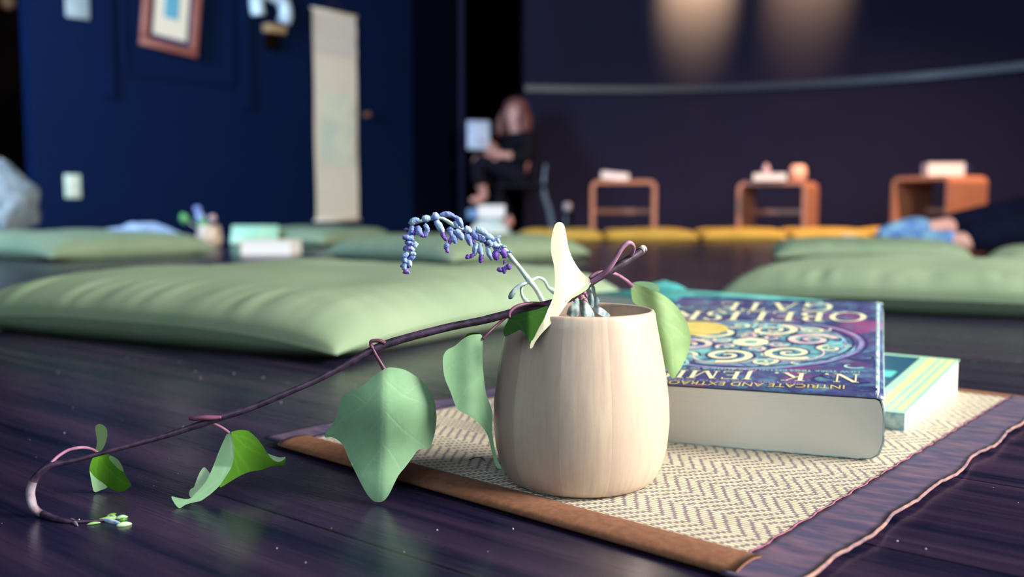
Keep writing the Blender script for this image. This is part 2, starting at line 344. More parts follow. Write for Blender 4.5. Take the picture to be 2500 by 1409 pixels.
# ------------------------------------------------------------------ room shell
ZC = 2.75
structure(MB().box(-7, 6.5, -2.6, 12, -0.1, 0.0).build('floor', M['floor']))
structure(MB().box(-7, 6.5, -2.6, 12, ZC, ZC + 0.1).build('ceiling', M['ceiling']))
def wall(name, a, b, m, th=0.12, z0=0.0, z1=ZC, parent=None):
    """wall whose visible face runs a->b, body behind it (to the left of a->b)"""
    a = Vector((*a, 0)); b = Vector((*b, 0)); d = (b - a).normalized(); n = Vector((-d.y, d.x, 0)); mb = MB()
    q = [a, b, b + n * th, a + n * th]
    mb.add([p + Vector((0, 0, z0)) for p in q] + [p + Vector((0, 0, z1)) for p in q], [(0, 3, 2, 1), (4, 5, 6, 7), (0, 1, 5, 4), (1, 2, 6, 5), (2, 3, 7, 6), (3, 0, 4, 7)])
    return structure(mb.build(name, m, parent))
WA, WB = (-2.645, 5.08), (-0.758, 7.03)
wall('wall_left', WA, WB, M['wall_blue'])
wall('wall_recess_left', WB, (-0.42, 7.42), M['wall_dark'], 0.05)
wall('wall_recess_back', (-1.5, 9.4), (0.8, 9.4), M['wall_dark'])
CW = [(1280, 7.42), (1380, 7.47), (1476, 7.49), (1580, 7.49), (1680, 7.46), (1770, 7.40), (1860, 7.30), (1950, 7.20), (2040, 7.08), (2140, 6.93), (2244, 6.76), (2370, 6.52), (2500, 6.27), (2660, 5.98), (2860, 5.62), (3120, 5.30)]
CW = smooth_path([((a - 1250) / FPX * b, b) for a, b in CW], 3)     # gently bowed wall plan
def sweep(name, z0, z1, out0, out1, m):
    vs = []; fs = []
    for i, (x, y) in enumerate(CW):
        a = Vector(CW[max(i - 1, 0)]); b = Vector(CW[min(i + 1, len(CW) - 1)]); d = (b - a).normalized(); n = Vector((d.y, -d.x))
        for o_, z in ((out0, z0), (out1, z0), (out1, z1), (out0, z1)): vs.append((x + n.x * o_, y + n.y * o_, z))
    for i in range(len(CW) - 1):
        for j in range(4): fs.append((4 * i + j, 4 * i + (j + 1) % 4, 4 * i + 4 + (j + 1) % 4, 4 * i + 4 + j))
    fs += [(3, 2, 1, 0), tuple(4 * (len(CW) - 1) + j for j in range(4))]
    o = structure(mk(name, vs, fs, m)); md = o.modifiers.new('edge', 'EDGE_SPLIT'); md.split_angle = .6; return o
sweep('wall_right', 0, ZC, -.12, 0, M['wall_violet'])
wall('wall_east', (4.72, 5.5), (4.72, -2.6), M['wall_violet'])
wall('wall_window_side', (3.05, 2.2), (3.05, -2.6), M['wall_violet'])
wall('wall_rear', (4.9, -2.55), (-7, -2.55), M['wall_violet'])
wall('wall_west', (-6.9, -2.6), (-6.9, 9.0), M['wall_violet'])
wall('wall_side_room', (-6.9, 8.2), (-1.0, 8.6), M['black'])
structure(MB().box(-0.425, -0.385, 7.38, 7.46, 0, 2.3).build('trim_1', M['wall_violet']))
def rail(name, a, b, m, z, out=0.035, hh=0.052):
    a = Vector((*a, 0)); b = Vector((*b, 0)); d = (b - a).normalized(); n = Vector((d.y, -d.x, 0)); ln = (b - a).length
    R = Matrix.Translation(a) @ Matrix(((d.x, n.x, 0, 0), (d.y, n.y, 0, 0), (0, 0, 1, 0), (0, 0, 0, 1)))
    mb = MB(); prof = [(0.0, 0), (out * .6, .004), (out, hh * .35), (out, hh * .75), (out * .8, hh), (0.0, hh)]
    vs = [R @ Vector((x, y, z + zz)) for x in (0, ln) for y, zz in prof]; k = len(prof)
    mb.add(vs, [(i, (i + 1) % k, k + (i + 1) % k, k + i) for i in range(k)] + [tuple(range(k - 1, -1, -1)), tuple(range(k, 2 * k))])
    return structure(mb.build(name, m))
sweep('trim_2', 1.105, 1.155, 0, .03, M['rail'])
# windows (daylight comes in at the side and behind the viewer)
def window(n, M4, wd, ht):
    t = MB()
    for x0, x1, z0, z1 in ((-wd/2, wd/2, 0, .06), (-wd/2, wd/2, ht-.06, ht), (-wd/2, -wd/2+.06, .06, ht-.06), (wd/2-.06, wd/2, .06, ht-.06), (-.02, .02, .06, ht-.06)):
        t.box(x0, x1, -.03, .03, z0, z1, M4)
    o = structure(t.build('window_%d' % n, M['wall_violet']))
    g = MB().box(-wd/2+.06, wd/2-.06, -.005, .005, .06, ht-.06, M4).build('pane', M['glass'], o)
window(1, Matrix.Translation((3.02, -0.05, 0.7)) @ Matrix.Rotation(PI/2, 4, 'Z'), 2.0, 1.6)
window(2, Matrix.Translation((-0.6, -2.5, 0.9)), 3.2, 1.6)

# left wall items
wd_ = (Vector((*WB, 0)) - Vector((*WA, 0))).normalized(); wn_ = Vector((wd_.y, -wd_.x, 0)); wa_ = Vector((*WA, 0))
WM = Matrix.Translation(wa_) @ Matrix(((wd_.x, wn_.x, 0, 0), (wd_.y, wn_.y, 0, 0), (0, 0, 1, 0), (0, 0, 0, 1)))   # local x along the wall, y out of it, z up
def WL(px, py, out=0.0):
    d = ray(px, py); p = CAM + d * ((wa_ + wn_ * out - CAM).dot(wn_) / d.dot(wn_)); q = WM.inverted() @ p; return q.x, q.z
def wthing(name, px, py, label, cat, tilt=0.0, off=0.0):
    s, h = WL(px, py); p = WM @ Vector((s, off, h))
    o = bpy.data.objects.new(name, None); COL.objects.link(o); setprops(o, label, cat)
    R = WM.to_3x3().to_4x4() @ Matrix.Rotation(tilt, 4, 'Y'); o.matrix_world = Matrix.Translation(p) @ R; ORG[o] = o.matrix_world.copy(); return o
# door moulding on the left wall: outer stiles, recessed inner frame
def wbar(mb, s0, s1, h0, h1, out): mb.box(s0, s1, 0.0, out, h0, h1, WM)
mb = MB(); s0, hL = WL(262, 238); s1, hR = WL(598, 268)
wbar(mb, s0 - .03, s0 + .03, hL, 2.6, .03); wbar(mb, s1 - .03, s1 + .03, hL, 2.6, .03)
si0, hi0 = WL(300, 170); si1, _ = WL(562, 185)
wbar(mb, si0 - .02, si0 + .02, hi0, 2.6, .018); wbar(mb, si1 - .02, si1 + .02, hi0, 2.6, .018); wbar(mb, si0, si1, hi0 - .03, hi0, .018)
structure(mb.build('trim_4', M['wall_blue']))

s, h = WL(177, 455)
t = wthing('wall_outlet', 177, 455, 'ivory outlet plate low on the blue wall above the left cushions', 'outlet')
bevel(MB().box(-.045, .045, 0, .008, -.068, .068).build('plate', M['plastic'], t, world=False), .004)
for z in (-.03, .03): MB().box(-.016, .016, .008, .011, z - .014, z + .014).build('socket', M['cream'], t, world=False)
t = wthing('wall_notice', 188, 12, 'small grey square plate at the top left of the blue wall', 'wall plate')
bevel(MB().box(-.065, .065, 0, .01, -.075, .075).build('plate', M['grey'], t, world=False), .003)
t = wthing('framed_picture', 412, 8, 'tilted picture in a reddish wood frame with cream mount on the blue wall', 'picture', tilt=math.radians(6), off=0.03)
fw, fh = .180, .30
mb = MB()
for x0, x1, z0, z1 in ((-fw, fw, -fh, -fh+.05), (-fw, fw, fh-.05, fh), (-fw, -fw+.05, -fh+.05, fh-.05), (fw-.05, fw, -fh+.05, fh-.05)): mb.box(x0, x1, 0, .03, z0, z1)
bevel(mb.build('frame', M['frame'], t, world=False), .006)
MB().box(-fw+.05, fw-.05, .003, .012, -fh+.05, fh-.05).build('mat_board', M['navy'], t, world=False)
MB().box(-.105, .105, .012, .016, -.215, .215).build('mount', M['cream'], t, world=False)
MB().box(-.045, .045, .016, .018, -.10, .16).build('print', M['print_teal'], t, world=False)
t = wthing('wall_ornament', 652, 30, 'white curved ceramic ornament on a tan base high on the blue wall', 'ornament')
pts = smooth_path([(-.095, .05, -.04), (-.105, .05, .05), (-.07, .05, .11), (.02, .05, .10), (.09, .05, .07), (.11, .05, -.01), (.09, .05, -.06)], 6)
MB().tube(pts, [.045] * len(pts), 14).build('curl', M['porcelain'], t, True, world=False)
bevel(MB().box(-.05, .10, .01, .08, -.14, -.085).build('base', M['bronze'], t, world=False), .01)
bevel(MB().box(-.03, .07, .0, .05, -.24, -.15).build('bracket', M['black'], t, world=False), .01)
# hanging scroll
a_, ht_ = WL(761, 20); b_, hb_ = WL(866, 40); c_, hbt = WL(762, 538)
t = wthing('hanging_scroll', 815, 290, 'tall cream hanging scroll with pale painted panel on the dark blue wall', 'scroll')
sc_, hc_ = WL(815, 290); x0, x1 = a_ - sc_, b_ - sc_; z1 = ht_ - hc_; z0 = hbt - hc_
def sheet(x0, x1, z0, z1, y, th=.002, n=24, amp=.004):
    vs = []; fs = []
    for yy in (y, y + th):
        for i in range(n + 1):
            z = z0 + (z1 - z0) * i / n
            for j in range(5): vs.append((x0 + (x1 - x0) * j / 4, yy + amp * math.sin(i * .5) + .006, z))
    k = (n + 1) * 5
    for i in range(n):
        for j in range(4):
            q = i * 5 + j; fs.append((q, q + 5, q + 6, q + 1)); fs.append((k + q, k + q + 1, k + q + 6, k + q + 5))
    return vs, fs
zz = [z0, z0 + .20, z0 + .42, z1 - .47, z1 - .27, z1]
v, f = sheet(x0, x1, z0, z1, .004); mk('scroll_backing', v, f, M['cream'], t, world=False)
v, f = sheet(x0 + .05, x1 - .04, z0 + .38, z1 - .42, .008); mk('painted_panel', v, f, M['ivory'], t, world=False)
mk('top_band', *sheet(x0, x1, z1 - .30, z1 - .02, .008), mat('beige_silk', (0.76, 0.66, 0.55), None, 5, .7), t, world=False)
for z, nm in ((z0, 'bottom_roller'), (z1, 'top_rod')): MB().tube([(x0 - .015, .012, z), (x1 + .015, .012, z)], .011 if z == z0 else .007, 12).build(nm, M['cream'], t, True, world=False)
mx_ = (x0 + x1) / 2; MB().tube([(x0 + .08, .01, z1), (mx_, .01, z1 + .08), (x1 - .08, .01, z1)], .0022, 6).build('hanging_cord', M['brass'], t, world=False)
t = wthing('door_knob', 890, 281, 'small brown knob on the dark wall right of the hanging scroll', 'knob')
MB().lathe([(0, 0), (.022, 0), (.022, .004), (.008, .006), (.008, .03), (.022, .035), (.026, .05), (.018, .062), (0, .064)], (0, 0, 0), 20).build('knob', M['brass'], t, True, world=False).rotation_euler = (-PI/2, 0, 0)
# warm dots seen through the dark opening
for px, py, r, lab in ((22, 6, .06, 'warm brown round lamp at the top corner of the dark opening'), (60, 15, .03, 'smaller brown round lamp right of the larger one in the dark opening')):
    c = P(px, py, 7.4); t = thing('pendant_lamp', c, lab, 'lamp')
    MB().ball((0, 0, 0), r, 10).build('globe', mat('brown_globe', (0.30, 0.13, 0.06), None, 5, .5), t, True, world=False); MB().tube([(0, 0, r * .9), (0, 0, ZC - c.z)], .006, 8).build('cord', M['black'], t, True, world=False)

# ------------------------------------------------------------------ cushions
def cushion(name, label, near, L, R, T, m, seed, group, n=72, wr=1.0, seam=.38):
    near = Vector((near[0], near[1], 0)); L = Vector((*L, 0)); R = Vector((*R, 0)); c = near + (L + R) / 2
    vs = []; fs = []
    def pt(u, v, top):
        uu = u * (1 - .012 * (1 - v * v)); vv = v * (1 - .012 * (1 - u * u))
        p = R * uu / 2 + L * vv / 2
        f = max(0.0, (1 - abs(u) ** 6.0)) * max(0.0, (1 - abs(v) ** 6.0)); zs = T * seam * (1 - .60 * (abs(u * v)) ** 3)
        if top:
            w1 = noise.noise(Vector((u * 17 + seed, v * 1.6, seed))) * max(0, abs(v) - .62) * 2.6 * (1 - abs(u) ** 6)
            w2 = noise.noise(Vector((u * 1.6, v * 15 + seed, seed + 5))) * max(0, abs(u) - .62) * 2.6 * (1 - abs(v) ** 6)
            w3 = noise.noise(Vector((u * 2.1 + seed, v * 2.1 - seed, 1.5))) * f
            z = zs + (T - zs) * (f ** .5) * (1 + .22 * wr * w3) + wr * T * .13 * (w1 + w2) * min(1, f * 1.6)
        else:
            z = zs * (1 - min(1.0, f * 3.0) ** .5)
        return Vector((p.x, p.y, z))
    for top in (1, 0):
        for i in range(n + 1):
            for j in range(n + 1):
                # cluster samples towards the border
                u = math.sin((i / n - .5) * PI); v = math.sin((j / n - .5) * PI); u = u * .6 + (2 * i / n - 1) * .4; v = v * .6 + (2 * j / n - 1) * .4
                vs.append(pt(u, v, top))
    k = (n + 1) ** 2
    for i in range(n):
        for j in range(n):
            q = i * (n + 1) + j; fs.append((q, q + n + 1, q + n + 2, q + 1)); fs.append((k + q, k + q + 1, k + q + n + 2, k + q + n + 1))
    o = mk(name, vs, fs, m); o.location = c; setprops(o, label, 'cushion', group)
    # piping seam round the rim
    rim = []
    K = 40
    for a in range(4):
        for q in range(K):
            s_ = -1 + 2 * q / K; u, v = ((s_, -1), (1, s_), (-s_, 1), (-1, -s_))[a]; rim.append(pt(u, v, 0) + Vector((0, 0, .0)))
    rim.append(rim[0]); ORG[o] = Matrix.Identity(4)
    MB().tube([p.copy() for p in rim], .0008, 6, cap=False).build('seam', m, o, True, world=False)
    # lone mesh verts are local already
    return o
def D(deg, l): return (l * math.cos(math.radians(deg)), l * math.sin(math.radians(deg)))
GG = 'green floor cushions'
g = G(820, 893); cushion('floor_cushion', 'large plump green floor cushion directly behind the wooden cup', (g.x, g.y), D(153, .56), D(57, .60), .065, M['green'], 3.1, GG, 110, 1.0)
cushion('floor_cushion', 'green floor cushion on the right just behind the stacked books', (.80, 1.055), D(153, .57), D(62, .55), .058, M['green'], 8.4, GG, 80)
cushion('floor_cushion', 'green cushion at the socked feet of the lying person', (1.25, 2.46), D(167, .52), D(75, .50), .058, M['green'], 1.7, GG, 50)
cushion('floor_cushion', 'green cushion cut by the right edge, behind the right-hand large cushion', (1.42, 1.62), D(150, .53), D(60, .53), .060, M['green'], 5.5, GG, 50)
g = G(1105, 650); cushion('floor_cushion', 'green cushion behind the lavender spike, in the middle of the floor', (g.x, g.y), D(137, .56), D(46, .56), .070, M['green'], 6.2, GG, 50)
cushion('floor_cushion', 'green cushion at the far left in front of the blue wall', (-1.265, 2.5), D(146, .58), D(57, .56), .078, M['green'], 2.2, GG, 50)
g = G(790, 603); cushion('floor_cushion', 'small distant green cushion below the hanging scroll', (g.x, g.y), D(152, .50), D(62, .50), .075, M['green'], 9.2, GG, 36)
YG = 'mustard cushions in a row by the benches'
for i, (x0, lab) in enumerate(((1262, 'mustard cushion at the left end of the row, beside the seated person'), (1478, 'mustard cushion under the first bench'), (1712, 'mustard cushion in front of the gap before the second bench'), (1925, 'mustard cushion in front of the second bench'), (2120, 'mustard cushion at the right end of the row, near the blue sock'))):
    g = G(x0, 590 - i * 1.0); wdt = (212, 225, 205, 188, 175)[i] * g.y / FPX
    cushion('mustard_cushion', lab, (g.x + wdt, g.y - .03 * i), D(178, wdt), D(88, .42), .058, M['yellow'], 3.3 + i, YG, 30, .8)

# ------------------------------------------------------------------ placemat
n0 = G(1834, 1371); r0 = G(2468, 978); l0 = G(672, 1100)
e1 = Vector((r0.x - n0.x, r0.y - n0.y, 0)); LEN = e1.length; e1.normalize(); e2 = Vector((-e1.y, e1.x, 0)); WID = Vector((l0.x - n0.x, l0.y - n0.y, 0)).dot(e2)
RZ = math.atan2(e1.y, e1.x)
MT = thing('placemat', (n0.x, n0.y, 0), 'herringbone straw placemat with rust and purple cloth edging under the wooden cup', 'placemat', rz=RZ)
def strip(x0, x1, y0, y1, zf, nx, ny, th=.0012, edge=None):
    vs = []; fs = []
    for top in (1, 0):
        for i in range(nx + 1):
            for j in range(ny + 1):
                u, v = i / nx, j / ny; x = x0 + (x1 - x0) * u; y = y0 + (y1 - y0) * v
                if edge: x, y = edge(x, y, u, v)
                vs.append((x, y, zf(x, y, u, v) + (th if top else 0)))
    k = (nx + 1) * (ny + 1)
    for i in range(nx):
        for j in range(ny):
            q = i * (ny + 1) + j; fs.append((q, q + ny + 1, q + ny + 2, q + 1)); fs.append((k + q, k + q + 1, k + q + ny + 2, k + q + ny + 1))
    for i in range(nx):
        for j in (0, ny): q = i * (ny + 1) + j; fs.append((q, q + ny + 1, k + q + ny + 1, k + q))
    for j in range(ny):
        for i in (0, nx): q = i * (ny + 1) + j; fs.append((q, q + 1, k + q + 1, k + q))
    return vs, fs
mk('woven_panel', *strip(0, LEN, 0, WID, lambda x, y, u, v: .0008, 40, 30), M['weave'], MT, False, False)
def rz_(x, y, u, v): return .0016 + .0016 * math.sin(PI * v) + .0005 * math.sin(x * 60)
# rust binding on the short near edge (x<0), cloth on both long edges
mk('rust_binding', *strip(-.0215, .0025, -.004, WID + .004, lambda x, y, u, v: .0012 + .0024 * math.sin(PI * u) ** .6, 8, 60, .0012), M['rust'], MT, True, False)['label'] = 'rust brown cloth binding'
def wavy(x, y, u, v):
    return x, y - (1 - v) * .0016 * noise.noise(Vector((x * 26, 0, 4.2))) * 2
def ruff(x, y, u, v):
    return .0010 + (1 - v) ** 1.3 * .0009 * (1 + noise.noise(Vector((x * 45, 1, 0)))) + .0006 * noise.noise(Vector((x * 150, y * 30, 0))) + .0006
mk('cloth_border', *strip(-.024, LEN + .006, -.026, .001, ruff, 160, 8, .0011, wavy), M['navy_cloth'], MT, True, False)['label'] = 'purple navy cloth border along the right edge'
MB().tube([Vector((x, *(lambda q: (q[1],))(wavy(x, -.026, 0, 0)), ruff(x, -.026, 0, 0) + .0004)) for x in [(-.024 + (LEN + .03) * i / 160) for i in range(161)]], .0008, 8).build('selvedge', M['navy_edge'], MT, True, world=False)
MB().tube([Vector((-.001 + LEN * i / 120, .0012 + .0006 * math.sin(i), .0026)) for i in range(121)], [.0003 + .0003 * (i % 2) for i in range(121)], 6).build('stitching', M['pink_thread'], MT, True, world=False)
mk('cloth_border', *strip(-.018, LEN + .004, WID - .001, WID + .022, lambda x, y, u, v: .0014 + .0012 * noise.noise(Vector((x * 40, 3, 0))) * v + .0008, 100, 6, .0011), M['navy_cloth'], MT, True, False)
mk('cloth_border', *strip(LEN - .001, LEN + .012, -.01, WID + .01, lambda x, y, u, v: .0012, 4, 60, .0011), M['rust'], MT, True, False)

# ------------------------------------------------------------------ wooden cup
CXY = (0.0344, 0.4485); MZ = .0020
cup = MB().lathe([(0, 0), (.028, 0), (.0335, .0004), (.0362, .0018), (.0388, .0048), (.0412, .0100), (.0433, .0180), (.0444, .0300), (.0440, .0400), (.0428, .0500), (.0410, .0600), (.0390, .0700), (.0374, .0780), (.0367, .0822), (.0361, .0836), (.0350, .0840), (.0339, .0835), (.0334, .0822), (.0345, .0760), (.0370, .0620), (.0395, .0450), (.0400, .0300), (.0370, .0130), (.0250, .0065), (0, .006)], (0, 0, 0), 96).build('wooden_cup', M['staves'], None, True)
cup.scale = (.985, .985, 1.02); cup.location = (*CXY, MZ); setprops(cup, 'round pale wooden cup of vertical staves standing on the straw placemat', 'cup')

# ------------------------------------------------------------------ ivy vine
def fillpoly(outline, step, smooth=3, extra=()):
    pts = smooth_path([(float(a), float(b)) for a, b in outline] + [(float(outline[0][0]), float(outline[0][1]))], smooth)[:-1]
    def inside(x, y):
        c = False; j = len(pts) - 1
        for i in range(len(pts)):
            xi, yi = pts[i]; xj, yj = pts[j]
            if (yi > y) != (yj > y) and x < (xj - xi) * (y - yi) / (yj - yi) + xi: c = not c
            j = i
        return c
    def dist(x, y): return min((x - a) ** 2 + (y - b) ** 2 for a, b in pts)
    xs = [p[0] for p in pts]; ys = [p[1] for p in pts]; ins = []
    y = min(ys) + step / 2; r = 0
    while y < max(ys):
        x = min(xs) + step / 2 * (1 + r % 2)
        while x < max(xs):
            if inside(x, y) and dist(x, y) > (step * .45) ** 2: ins.append((x, y))
            x += step
        y += step * .87; r += 1
    ex_ = []
    for (a, b, wd) in extra:
        L_ = math.hypot(b[0] - a[0], b[1] - a[1]); k_ = max(1, int(L_ / 3))
        for q in range(k_):
            x, y = a[0] + (b[0] - a[0]) * q / k_, a[1] + (b[1] - a[1]) * q / k_
            if inside(x, y) and dist(x, y) > 2.5: ex_.append((x, y))
    if ex_: ins = [p for p in ins if min((p[0] - q[0]) ** 2 + (p[1] - q[1]) ** 2 for q in ex_) > 7]
    ins += ex_
    allp = [Vector(p) for p in pts + ins]; n = len(pts)
    vo, _, fo, *_ = delaunay_2d_cdt(allp, [], [list(range(n))], 1, 1e-4)
    return [tuple(v) for v in vo], [tuple(f) for f in fo]
def seglist(lines): return [(a, b, wdt) for pl, wdt in lines for a, b in zip(pl[:-1], pl[1:])]
def veinval(x, y, segs):
    best = 0
    for (ax, ay), (bx, by), wdt in segs:
        dx, dy = bx - ax, by - ay; t_ = max(0, min(1, ((x - ax) * dx + (y - ay) * dy) / (dx * dx + dy * dy + 1e-9)))
        d = math.hypot(x - ax - t_ * dx, y - ay - t_ * dy); best = max(best, 1 - d / wdt)
    return max(0.0, best)
def leaf(parent, patches, mats, name='leaf', step=5, veins=(), th=.00012, org=None):
    """patches: (outline in photo pixels at the leaf's own distance, material index, depth function Y(x, y))"""
    V = []; F = []; MI = []; A = []; segs = seglist(veins)
    for outline, mi, dep in patches:
        p2, f2 = fillpoly(outline, step, 3, segs); base = len(V); k = len(p2)
        W = [P(x, y, dep(x, y)) for x, y in p2]
        nrm = Vector((0, 0, 0))
        V += W; A += [veinval(x, y, segs) for x, y in p2]
        V += [q + (q - CAM).normalized() * th for q in W]; A += [veinval(x, y, segs) for x, y in p2]
        cnt = {}
        for f in f2:
            F.append(tuple(base + i for i in f)); MI.append(mi); F.append(tuple(base + k + i for i in reversed(f))); MI.append(mi)
            for a, b in zip(f, f[1:] + f[:1]): cnt[(a, b)] = 1
        for (a, b) in cnt:
            if (b, a) not in cnt:
                i0 = len(V); V += [V[base + b].copy(), V[base + a].copy(), V[base + k + a].copy(), V[base + k + b].copy()]; A += [A[base + b], A[base + a], A[base + a], A[base + b]]
                F.append((i0, i0 + 1, i0 + 2, i0 + 3)); MI.append(mi)
    return mk(name, V, F, mats, parent, True, True, MI, A)

VINE = thing('ivy_vine', P(1325, 748, .434), 'trailing ivy vine with lobed leaves drooping from the wooden cup to the floor', 'ivy vine')
br = [(1572, 608, .452, 9), (1540, 630, .448, 8.5), (1500, 655, .444, 8.5), (1440, 692, .440, 8), (1390, 728, .437, 9), (1330, 746, .434, 10), (1250, 764, .430, 9.5), (1180, 782, .427, 9), (1100, 798, .424, 9), (1020, 818, .421, 9), (960, 835, .419, 9.5), (915, 852, .417, 9), (860, 882, .415, 8), (780, 925, .412, 7), (700, 960, .410, 7), (610, 997, .408, 7.5), (530, 1022, .4065, 8.5), (490, 1036, .406, 8), (400, 1065, .404, 6.5), (300, 1093, .402, 5.5), (240, 1109, .401, 5), (180, 1125, .400, 5.5), (130, 1135, .399, 7), (100, 1152, .398, 8), (82, 1175, .3975, 9), (74, 1205, .397, 10), (82, 1238, .3965, 9), (100, 1254, .3965, 8), (130, 1270, .3915, 6.5), (165, 1277, .3880, 5), (212, 1276, .3885, 3.5), (255, 1272, .3905, 3)]
sp = smooth_path([tuple(map(float, b)) for b in br], 7)
pts = []; rad = []
for i, (x, y, Y, r) in enumerate(sp):
    q = P(x, y, Y); rr = r * Y / FPX * (1 + .07 * noise.noise(Vector((i * .35, 0, 0)))) * 1.1; q.z = max(q.z, rr); pts.append(q); rad.append(rr)
c1 = int(len(pts) * .735)
st = MB().tube(pts, rad, 12); nf = len(st.f)
for fi in range(nf):
    ring = fi // 12
    if 24 * 7 <= ring <= 27 * 7: st.m[fi] = 1
st.build('stem', [M['bark'], M['husk']], VINE, True)
MB().tube([P(1564, 613, .4505), P(1572, 607, .4522)], [9.5 * .45 / FPX, 10 * .45 / FPX], 14).build('cut_end', M['wood_cut'], VINE, True)['label'] = 'pale cut end of the stem'
# nodes
def ptube(name, parent, pl, m, n=10, k=6, closed=False):
    q = smooth_path([tuple(map(float, a)) for a in pl], k)
    P3 = []; RR = []
    for x, y, Y, r in q:
        v = P(x, y, Y); rr = r * Y / FPX; v.z = max(v.z, rr); P3.append(v); RR.append(rr)
    return MB().tube(P3, RR, n).build(name, m, parent, True)
ptube('bud', VINE, [(540, 1019, .4055, 4), (520, 1020, .4045, 6.5), (498, 1020, .4035, 6.5), (477, 1022, .4035, 6), (462, 1023, .404, 3.5)], M['petiole_dark'])['label'] = 'purple bud scale'
ptube('bud', VINE, [(940, 838, .4165, 5), (925, 832, .416, 5), (908, 833, .4155, 4.5), (905, 840, .4155, 4), (908, 850, .4155, 4)], M['petiole_dark'])
def ivy_leaf(patches, mats, pet, pm, veins=(), step=7):
    lf = leaf(VINE, patches, mats, 'leaf', step, veins)
    ptube('petiole', lf, pet, pm, 8)
    return lf
# big leaf, front
L1 = [(940, 900), (955, 897), (985, 902), (1008, 914), (1032, 932), (1050, 955), (1062, 985), (1066, 1020), (1062, 1055), (1055, 1080), (1048, 1095), (1022, 1098), (1005, 1120), (990, 1140), (975, 1158), (965, 1176), (951, 1205), (938, 1222), (925, 1226), (910, 1222), (895, 1205), (880, 1178), (866, 1150), (850, 1117), (838, 1088), (825, 1075), (810, 1068), (793, 1068), (798, 1052), (815, 1030), (828, 1000), (832, 977), (845, 960), (880, 945), (905, 925), (925, 910)]
def d1(x, y):
    a = (x - 936) / 135.0; return .4118 + .016 * a * a * (1 if x > 936 else .7) + .002 * math.sin(y * .03) - .0008 * math.exp(-((x - 936) / 22.0) ** 2) + (.004 if y > 1150 else .004 * (y - 900) / 250) 
V1 = [([(940, 903), (938, 1000), (933, 1100), (927, 1222)], 4), ([(939, 925), (985, 965), (1035, 985), (1060, 1000)], 3), ([(939, 930), (895, 985), (840, 1020), (800, 1062)], 3), ([(938, 1000), (985, 1050), (1040, 1092)], 3), ([(937, 1010), (900, 1060), (860, 1100)], 3), ([(935, 1080), (965, 1120), (980, 1150)], 2.5), ([(934, 1090), (905, 1130), (885, 1160)], 2.5), ([(985, 965), (1010, 945), (1030, 935)], 2), ([(895, 985), (870, 965), (845, 962)], 2)]
ivy_leaf([(L1, 0, d1)], [M['leaf_pale']], [(907, 842, .416, 4), (915, 862, .4155, 4), (928, 884, .4165, 4.5), (940, 905, .4165, 6)], M['petiole_dark'], V1, 6)
# narrow folded leaf left of the cup
L2 = [(1172, 816), (1178, 824), (1178, 870), (1181, 920), (1187, 962), (1196, 986), (1203, 1012), (1201, 1045), (1206, 1085), (1214, 1120), (1224, 1143), (1211, 1139), (1201, 1105), (1190, 1062), (1171, 1036), (1145, 1015), (1120, 1002), (1111, 988), (1099, 955), (1085, 920), (1081, 878), (1090, 856), (1110, 845), (1130, 828), (1150, 818)]
L2b = [(1135, 823), (1142, 815), (1155, 812), (1168, 813), (1174, 818), (1160, 822), (1148, 822)]
ivy_leaf([(L2, 0, lambda x, y: .4165 + .00008 * (x - 1100) - .0025 * math.exp(-((x - 1150) / 30.0) ** 2)), (L2b, 1, lambda x, y: .4365)], [M['leaf_pale'], M['leaf_green']],
         [(1243, 768, .430, 4), (1215, 792, .427, 3.5), (1193, 812, .423, 3.5), (1178, 828, .4215, 4.5)], M['petiole_dark'], [([(1176, 826), (1172, 900), (1180, 980), (1200, 1080)], 3), ([(1172, 860), (1130, 880), (1095, 900)], 2), ([(1174, 920), (1140, 950), (1115, 985)], 2)], 6)
# curled leaf touching the floor
g3 = [(564, 1055), (578, 1051), (592, 1050), (607, 1053), (625, 1068), (640, 1086), (652, 1106), (664, 1118), (680, 1127), (697, 1117), (696, 1130), (688, 1137), (665, 1138), (640, 1147), (610, 1152), (582, 1164), (556, 1180), (536, 1190), (546, 1165), (560, 1142), (566, 1110), (566, 1075)]
f3 = [(556, 1055), (563, 1059), (569, 1078), (571, 1108), (566, 1138), (551, 1164), (535, 1187), (516, 1205), (505, 1213), (490, 1223), (472, 1227), (452, 1233), (441, 1240), (431, 1236), (418, 1213), (436, 1216), (462, 1218), (478, 1204), (500, 1180), (512, 1158), (522, 1135), (532, 1108), (545, 1078)]
t3 = [(494, 1144), (501, 1142), (514, 1161), (507, 1183), (497, 1198), (480, 1210), (465, 1214), (462, 1203), (466, 1194), (473, 1190), (480, 1172), (487, 1155)]
r3 = [(653, 1107), (666, 1112), (682, 1117), (697, 1116), (691, 1124), (678, 1128), (664, 1121)]
def df3(x, y):
    return .4215 - .0125 * max(0, (y - 1140) / 97)
ivy_leaf([(g3, 1, lambda x, y: .4245 + .00018 * (x - 560)), (f3, 0, df3), (t3, 2, lambda x, y: .4235 - .004 * (y - 1140) / 70), (r3, 2, lambda x, y: .4395)], [M['leaf_pale'], M['leaf_green'], M['leaf_mint']],
         [(510, 1030, .4065, 3.5), (528, 1037, .410, 3.5), (545, 1046, .416, 3.5), (558, 1056, .4215, 4)], M['petiole'], [([(564, 1056), (600, 1090), (640, 1110), (690, 1128)], 2.5), ([(566, 1080), (590, 1120), (610, 1150)], 2), ([(575, 1062), (610, 1072), (640, 1095)], 2), ([(568, 1110), (580, 1140), (584, 1160)], 1.5), ([(562, 1060), (569, 1110), (540, 1170), (470, 1222), (430, 1230)], 2)], 5)
